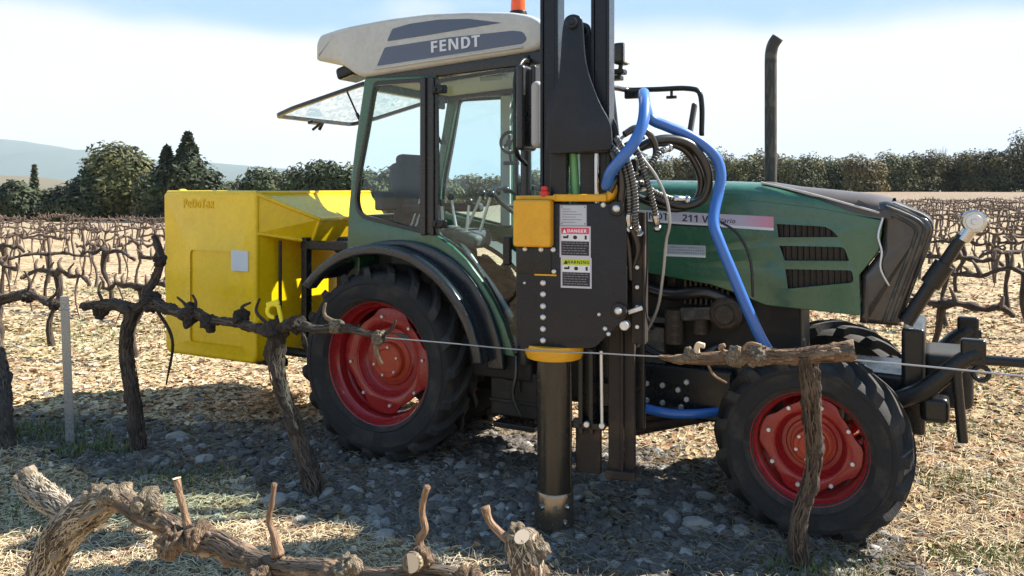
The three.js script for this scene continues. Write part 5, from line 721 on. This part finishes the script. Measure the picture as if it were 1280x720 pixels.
// ---------------------------------------------------------------- trees, hedge, far hills
const leafMat = (n, tr) => { const m = new THREE.MeshPhysicalMaterial({ vertexColors: true, roughness: 0.9, side: THREE.DoubleSide, transmission: tr, thickness: 0 }); m.name = n; return m; };
const LM = leafMat('foliage', 0.2);
function crown(lobes, n, size, col, seed, droop = 0) {
  const r = rng(seed), pos = [], cl = [], ix = [], uv = [], tot = lobes.reduce((a, l) => a + l[3] * l[4] * l[5], 0);
  for (const [cx, cy, cz, rx, ry, rz, cone] of lobes) {
    const m = Math.max(60, Math.round(n * rx * ry * rz / tot));
    for (let i = 0; i < m; i++) {
      const u = r() * 2 - 1, a = r() * 6.283, q = Math.pow(r(), 0.28), sn = Math.sqrt(1 - u * u);
      let dx = sn * Math.cos(a), dy = u, dz = sn * Math.sin(a);
      const bump = 0.55 + 0.85 * fbm(dx * 2.6 + seed, dy * 2.6 + 3, dz * 2.6 + 0.4 + cx, 3);
      let f = q * bump; if (cone) { const t = (u + 1) / 2; const w = (1 - t) * 0.95 + 0.05; dx = Math.cos(a) * w * Math.sqrt(r()) * 1.05; dz = Math.sin(a) * w * Math.sqrt(r()) * 1.05; dy = u; f = 0.8 + 0.35 * fbm(a * 1.5 + seed, u * 5, cx + 0.2, 3); const px = cx + dx * rx * f, pz = cz + dz * rz * f, py = cy + dy * ry; push(px, py, pz, dx, 0.3, dz, f); continue; }
      push(cx + dx * rx * f, cy + dy * ry * f, cz + dz * rz * f, dx, dy, dz, q);
    }
  }
  function push(x, y, z, nx, ny, nz, q) {
    const s = size * (0.55 + 0.8 * r()), o = pos.length / 3; let A = V(r() - 0.5, r() - 0.5 - droop, r() - 0.5).normalize(), N = V(nx, ny + 0.3, nz).add(V(r() - 0.5, r() - 0.5, r() - 0.5).multiplyScalar(1.6)).normalize(), B = V(0, 0, 0).crossVectors(N, A).normalize(); A.crossVectors(B, N);
    const t = fbm(x * 0.8 + seed, y * 0.8, z * 0.8 + 0.3, 3), w = (0.6 + 0.8 * t) * (0.75 + 0.5 * r()), k = sstep(0.45, 0.7, fbm(x * 0.5 + 9, y * 0.5 + seed, z * 0.5 + 0.7, 2));
    for (const [a, b] of [[-1, 0], [0, 0.5], [1, 0], [0, -0.5]]) { pos.push(x + A.x * a * s + B.x * b * s, y + A.y * a * s + B.y * b * s, z + A.z * a * s + B.z * b * s); uv.push(a, b); cl.push((col[0] + (col[3] - col[0]) * k) * w, (col[1] + (col[4] - col[1]) * k) * w, (col[2] + (col[5] - col[2]) * k) * w); }
    ix.push(o, o + 1, o + 2, o, o + 2, o + 3);
  }
  const g = new THREE.BufferGeometry(); g.setAttribute('position', new THREE.Float32BufferAttribute(pos, 3)); g.setAttribute('uv', new THREE.Float32BufferAttribute(uv, 2)); g.setAttribute('color', new THREE.Float32BufferAttribute(cl, 3)); g.setIndex(ix); g.computeVertexNormals(); return g;
}
function tree(name, label, cat, grp, px, Z, lobes, n, size, col, seed, droop = 0, trunkH = 1) {
  const x = (px - 640) / 1000 * Z, y = groundY(x, -Z), t = thing(name, label, cat, grp); t.position.set(x, y, -Z); if (y < -0.2) t.scale.set(1.32, (name === 'field_bush' ? 1.3 : 1.06) - y * 0.22, 1.15);
  part('crown', crown(lobes, n, size, col, seed, droop), LM, t);
  const h = trunkH; part('trunk', [limb([[0, -0.2, 0], [0.05, h * 0.5, 0.03], [0, h, 0]], [0.16, 0.12, 0.06], { rad: 6, seg: 6 }), ...lobes.slice(0, 5).map(l => limb([[0, h * 0.35, 0], [l[0] * 0.5, (h * 0.4 + l[1]) / 2, l[2] * 0.5], [l[0], l[1], l[2]]], [0.09, 0.06, 0.02], { rad: 5, seg: 5 }))], M.barkFar, t);
  return t;
}
const EVG = [0.04, 0.058, 0.018, 0.10, 0.105, 0.034], DARK = [0.024, 0.04, 0.015, 0.055, 0.07, 0.024], OLV = [0.08, 0.085, 0.03, 0.16, 0.14, 0.05], SCR = [0.17, 0.135, 0.06, 0.26, 0.2, 0.09];
const Zt = 56; // left tree line
tree('evergreen_tree', 'broad rounded dark evergreen, biggest of the trees left of the tank', 'tree', null, 150, Zt, [[0, 2.0, 0, 2.1, 2.1, 1.8], [-0.2, 3.3, 0, 1.5, 1.5, 1.3], [0.9, 2.6, 0.3, 1.3, 1.5, 1.2], [-1.3, 1.7, 0, 1.4, 1.7, 1.3], [1.5, 1.3, 0, 0.9, 1.2, 0.9]], 15000, 0.15, EVG, 3, 0, 2.5);
tree('evergreen_bush', 'low dark spreading evergreen leaning against the biggest tree', 'bush', null, 100, Zt - 1, [[0, 1.0, 0, 1.9, 1.3, 1.4], [-0.9, 0.8, 0, 1.3, 1.0, 1.1], [0.9, 1.6, 0, 1.2, 1.3, 1.0]], 5500, 0.16, DARK, 7, 0, 1);
tree('conifer', 'dark twin peaked conifer just left of the yellow tank', 'conifer', null, 231, Zt - 3, [[0.15, 2.3, 0, 2.1, 2.75, 1.7, 1], [-0.9, 2.0, 0, 1.7, 2.3, 1.4, 1], [0.9, 1.5, 0, 1.4, 1.7, 1.2], [-1.3, 1.4, 0, 1.3, 1.6, 1.2], [0.2, 2.2, 0, 1.4, 1.7, 1.2]], 14000, 0.16, DARK, 11, 0.3, 3);
tree('cypress', 'slim pointed dark cypress far left on the field edge', 'cypress', null, 43, Zt + 2, [[0, 1.6, 0, 0.55, 1.75, 0.5, 1], [0, 0.9, 0, 0.6, 1.0, 0.55]], 2600, 0.14, DARK, 15, 0, 2);
tree('evergreen_bush', 'dark bush left of the slim cypress near the picture edge', 'bush', null, 18, Zt, [[0, 1.1, 0, 1.1, 1.3, 1.0], [-0.8, 0.9, 0, 1.0, 1.0, 0.9]], 3500, 0.16, DARK, 19, 0, 1);
tree('evergreen_bush', 'olive green bush between slim cypress and spreading evergreen', 'bush', null, 60, Zt + 3, [[0, 0.9, 0, 1.1, 1.0, 1.0], [0.7, 0.7, 0, 0.8, 0.8, 0.8]], 2800, 0.16, EVG, 21, 0, 0.8);
tree('scrub_bush', 'pale brownish scrub at the right foot of the biggest tree', 'bush', null, 186, Zt - 1, [[0, 0.7, 0, 0.9, 0.95, 0.8], [0.5, 1.1, 0, 0.6, 0.9, 0.6]], 2600, 0.13, SCR, 23, 0, 0.8);
tree('field_bush', 'small round green bush seen just above the tank top middle', 'bush', null, 328, 88, [[0, 1.6, 0, 2.2, 1.7, 1.8], [1.2, 1.2, 0, 1.5, 1.2, 1.2]], 3600, 0.22, EVG, 27, 0, 1.5);
tree('field_bush', 'low pale olive bush above the tank top left of middle', 'bush', null, 292, 96, [[0, 1.1, 0, 2.0, 1.2, 1.6]], 2000, 0.22, OLV, 29, 0, 1);
tree('field_bush', 'wide green shrub clump between the tank top and the cab', 'bush', null, 402, 72, [[0, 1.6, 0, 1.8, 1.9, 1.5], [-1.6, 1.4, 0, 1.4, 1.7, 1.3], [1.6, 1.6, 0, 1.7, 1.7, 1.3], [3.2, 1.4, 0, 1.6, 1.5, 1.3]], 8500, 0.19, EVG, 31, 0, 1.5);
tree('field_bush', 'green shrub clump showing through the cab quarter window', 'bush', null, 500, 80, [[0, 1.5, 0, 2.4, 1.7, 1.6], [2.6, 1.3, 0, 2.0, 1.5, 1.4], [-2.2, 1.4, 0, 2.0, 1.6, 1.4]], 6000, 0.22, EVG, 33, 0, 1.5);
{ // hedge on the right
  const tops = [[560, 212], [600, 210], [640, 208], [680, 208], [720, 206], [765, 204], [812, 203], [850, 199], [888, 194], [925, 200], [962, 199], [1000, 194], [1042, 199], [1080, 198], [1118, 196], [1152, 197], [1190, 197], [1222, 190], [1252, 184], [1285, 172], [1325, 170]], r = rng(91);
  const tone = [EVG, SCR, OLV, EVG, SCR, OLV, EVG, OLV, DARK, EVG];
  const words = ['left of the mast', 'right of the exhaust'];
  tops.forEach(([px, py], i) => {
    const Z = 112 + (r() - 0.5) * 5, base = 1.38, h = Math.max(3, 1.6 + (238 - py) / 1000 * Z - base) * (0.92 + 0.2 * r()), w = 2.6 + r() * 0.6, c = i > 14 ? [0.06, 0.06, 0.025, 0.13, 0.11, 0.04] : i % 3 === 1 ? [0.12, 0.10, 0.042, 0.21, 0.165, 0.065] : [0.08, 0.088, 0.034, 0.16, 0.15, 0.055];
    const lobes = [[0, h * 0.45, 0, w, h * 0.55, 1.8], [-1.2, h * 0.6 + r(), 0.3, w * 0.7, h * 0.42, 1.5], [1.3, h * 0.55 + r(), 0, w * 0.7, h * 0.45, 1.5], [0, h * 0.2, 0.6, w * 1.1, h * 0.3, 1.6]];
    const nth = ['', 'leftmost', 'second', 'third', 'fourth', 'fifth', 'sixth', 'seventh']; tree('hedge_shrub', px > 960 && px < 1120 ? `olive hedge shrub over the tractor nose, ${nth[[1000, 1042, 1080, 1118].indexOf(px) + 2]} after the exhaust pipe counting right` : px >= 1120 ? `dark green hedge shrub at the right end, ${nth[[1152, 1190, 1222, 1252, 1285, 1325].indexOf(px) + 1]} of these from the left` : px < 700 ? 'olive green hedge shrub far off, seen through the cab windows' : px < 960 ? 'brownish green shrub in the far hedge left of the exhaust pipe' : px < 1120 ? 'olive shrub in the far hedge between exhaust pipe and tractor nose' : 'dark green shrub in the far hedge at the right end', 'hedge shrub', px > 960 ? null : px < 700 ? 'hedge seen through the cab' : px < 960 ? 'hedge left of the exhaust' : px < 1120 ? 'hedge over the tractor nose' : 'hedge at the right end', px, Z, lobes, 6000, 0.2, c, 200 + i * 3, 0, h * 0.5);
  });
  const bare = (px, Z, h, seed, label) => {
    const q = rng(seed), x = (px - 640) / 1000 * Z, t = thing('bare_tree', label, 'bare tree'); t.position.set(x, groundY(x, -Z), -Z); const br = [];
    const grow = (p, dir, len, rad, dep) => { const e = p.clone().addScaledVector(dir, len); br.push(limb([p, p.clone().lerp(e, 0.5).add(V((q() - 0.5) * len * 0.12, 0, (q() - 0.5) * len * 0.1)), e], [rad, rad * 0.65], { rad: 4, seg: 3, closed: false })); if (dep < 5) for (let k = 0; k < (dep ? 3 : 4); k++) grow(p.clone().lerp(e, 0.55 + 0.45 * q()), dir.clone().add(V((q() - 0.5) * 1.3, 0.15 + (q() - 0.4) * 0.4, (q() - 0.5) * 1.3)).normalize(), len * (0.6 + 0.15 * q()), rad * 0.55, dep + 1); };
    grow(V(0, 0, 0), V(0, 1, 0), h * 0.36, 0.14, 0); part('trunk', br[0], M.twig, t); part('branch', br.slice(1), M.twig, t);
  };
  std('twig', RGB(0.2, 0.17, 0.14), 0.9);
  bare(1178, 117, 7.6, 5, 'taller bare pale tree rising above the hedge on the right'); bare(1212, 118, 7.2, 9, 'smaller bare tree beside the taller bare one above the hedge'); bare(1160, 118, 6.6, 12, 'faint bare tree left of the taller bare one above the hedge');
}
{ // hills
  const hill = (name, Z, pts, c, jag, seed) => {
    const pos = [], idx = [], uv = [], n = 160, m = 14, x0 = pts[0][0], x1 = pts[pts.length - 1][0];
    for (let i = 0; i <= n; i++) { const px = x0 + (x1 - x0) * i / n, py = tab(pts, px), hgt = (238 - py) / 1000 * Z; for (let j = 0; j <= m; j++) { const t = j / m, ridge = Math.sin(Math.min(1, t * 1.6) * Math.PI / 2) * (t < 0.625 ? 1 : 1 - sstep(0.625, 1, t)); const dz = (t - 0.625) * Z * 0.5, X = (px - 640) / 1000 * Z, k = fbm(X / Z * 30 + seed, t * 6, 0, 4) - 0.5; pos.push(X * (1 + 0.0 * t), Math.max(-5, hgt * ridge * (1 + jag * k * (1 - 0.8 * Math.exp(-Math.pow((t - 0.625) * 5, 2))))) - (t === 0 || t === 1 ? 20 : 0), -Z - dz); uv.push(i, j); if (i < n && j < m) { const o = i * (m + 1) + j; idx.push(o, o + m + 1, o + 1, o + 1, o + m + 1, o + m + 2); } } }
    const g = new THREE.BufferGeometry(); g.setAttribute('position', new THREE.Float32BufferAttribute(pos, 3)); g.setAttribute('uv', new THREE.Float32BufferAttribute(uv, 2)); g.setIndex(idx); g.computeVertexNormals();
    const mm = new THREE.MeshStandardMaterial({ color: c, roughness: 1 }); mm.name = name; top(name, g, mm, null, null, null, 'structure');
  };
  hill('mountain', 6000, [[-500, 150], [-250, 160], [-100, 168], [0, 174], [30, 176], [60, 181], [95, 187], [120, 187], [150, 193], [200, 200], [230, 205], [260, 202], [320, 208], [380, 212], [430, 220], [520, 226], [640, 231], [800, 234], [1000, 236]], RGB(0.07, 0.09, 0.07), 0.3, 3);
  hill('wooded_hill', 900, [[-300, 212], [-100, 216], [0, 217], [40, 219], [90, 226], [160, 228], [240, 226], [300, 229], [380, 230], [480, 229], [600, 231], [760, 229], [900, 231], [1300, 228]], RGB(0.12, 0.10, 0.06), 0.3, 9);
}
scene.traverse(o => { if (o.isMesh) o.castShadow = o.receiveShadow = true; });
renderer.render(scene, camera);
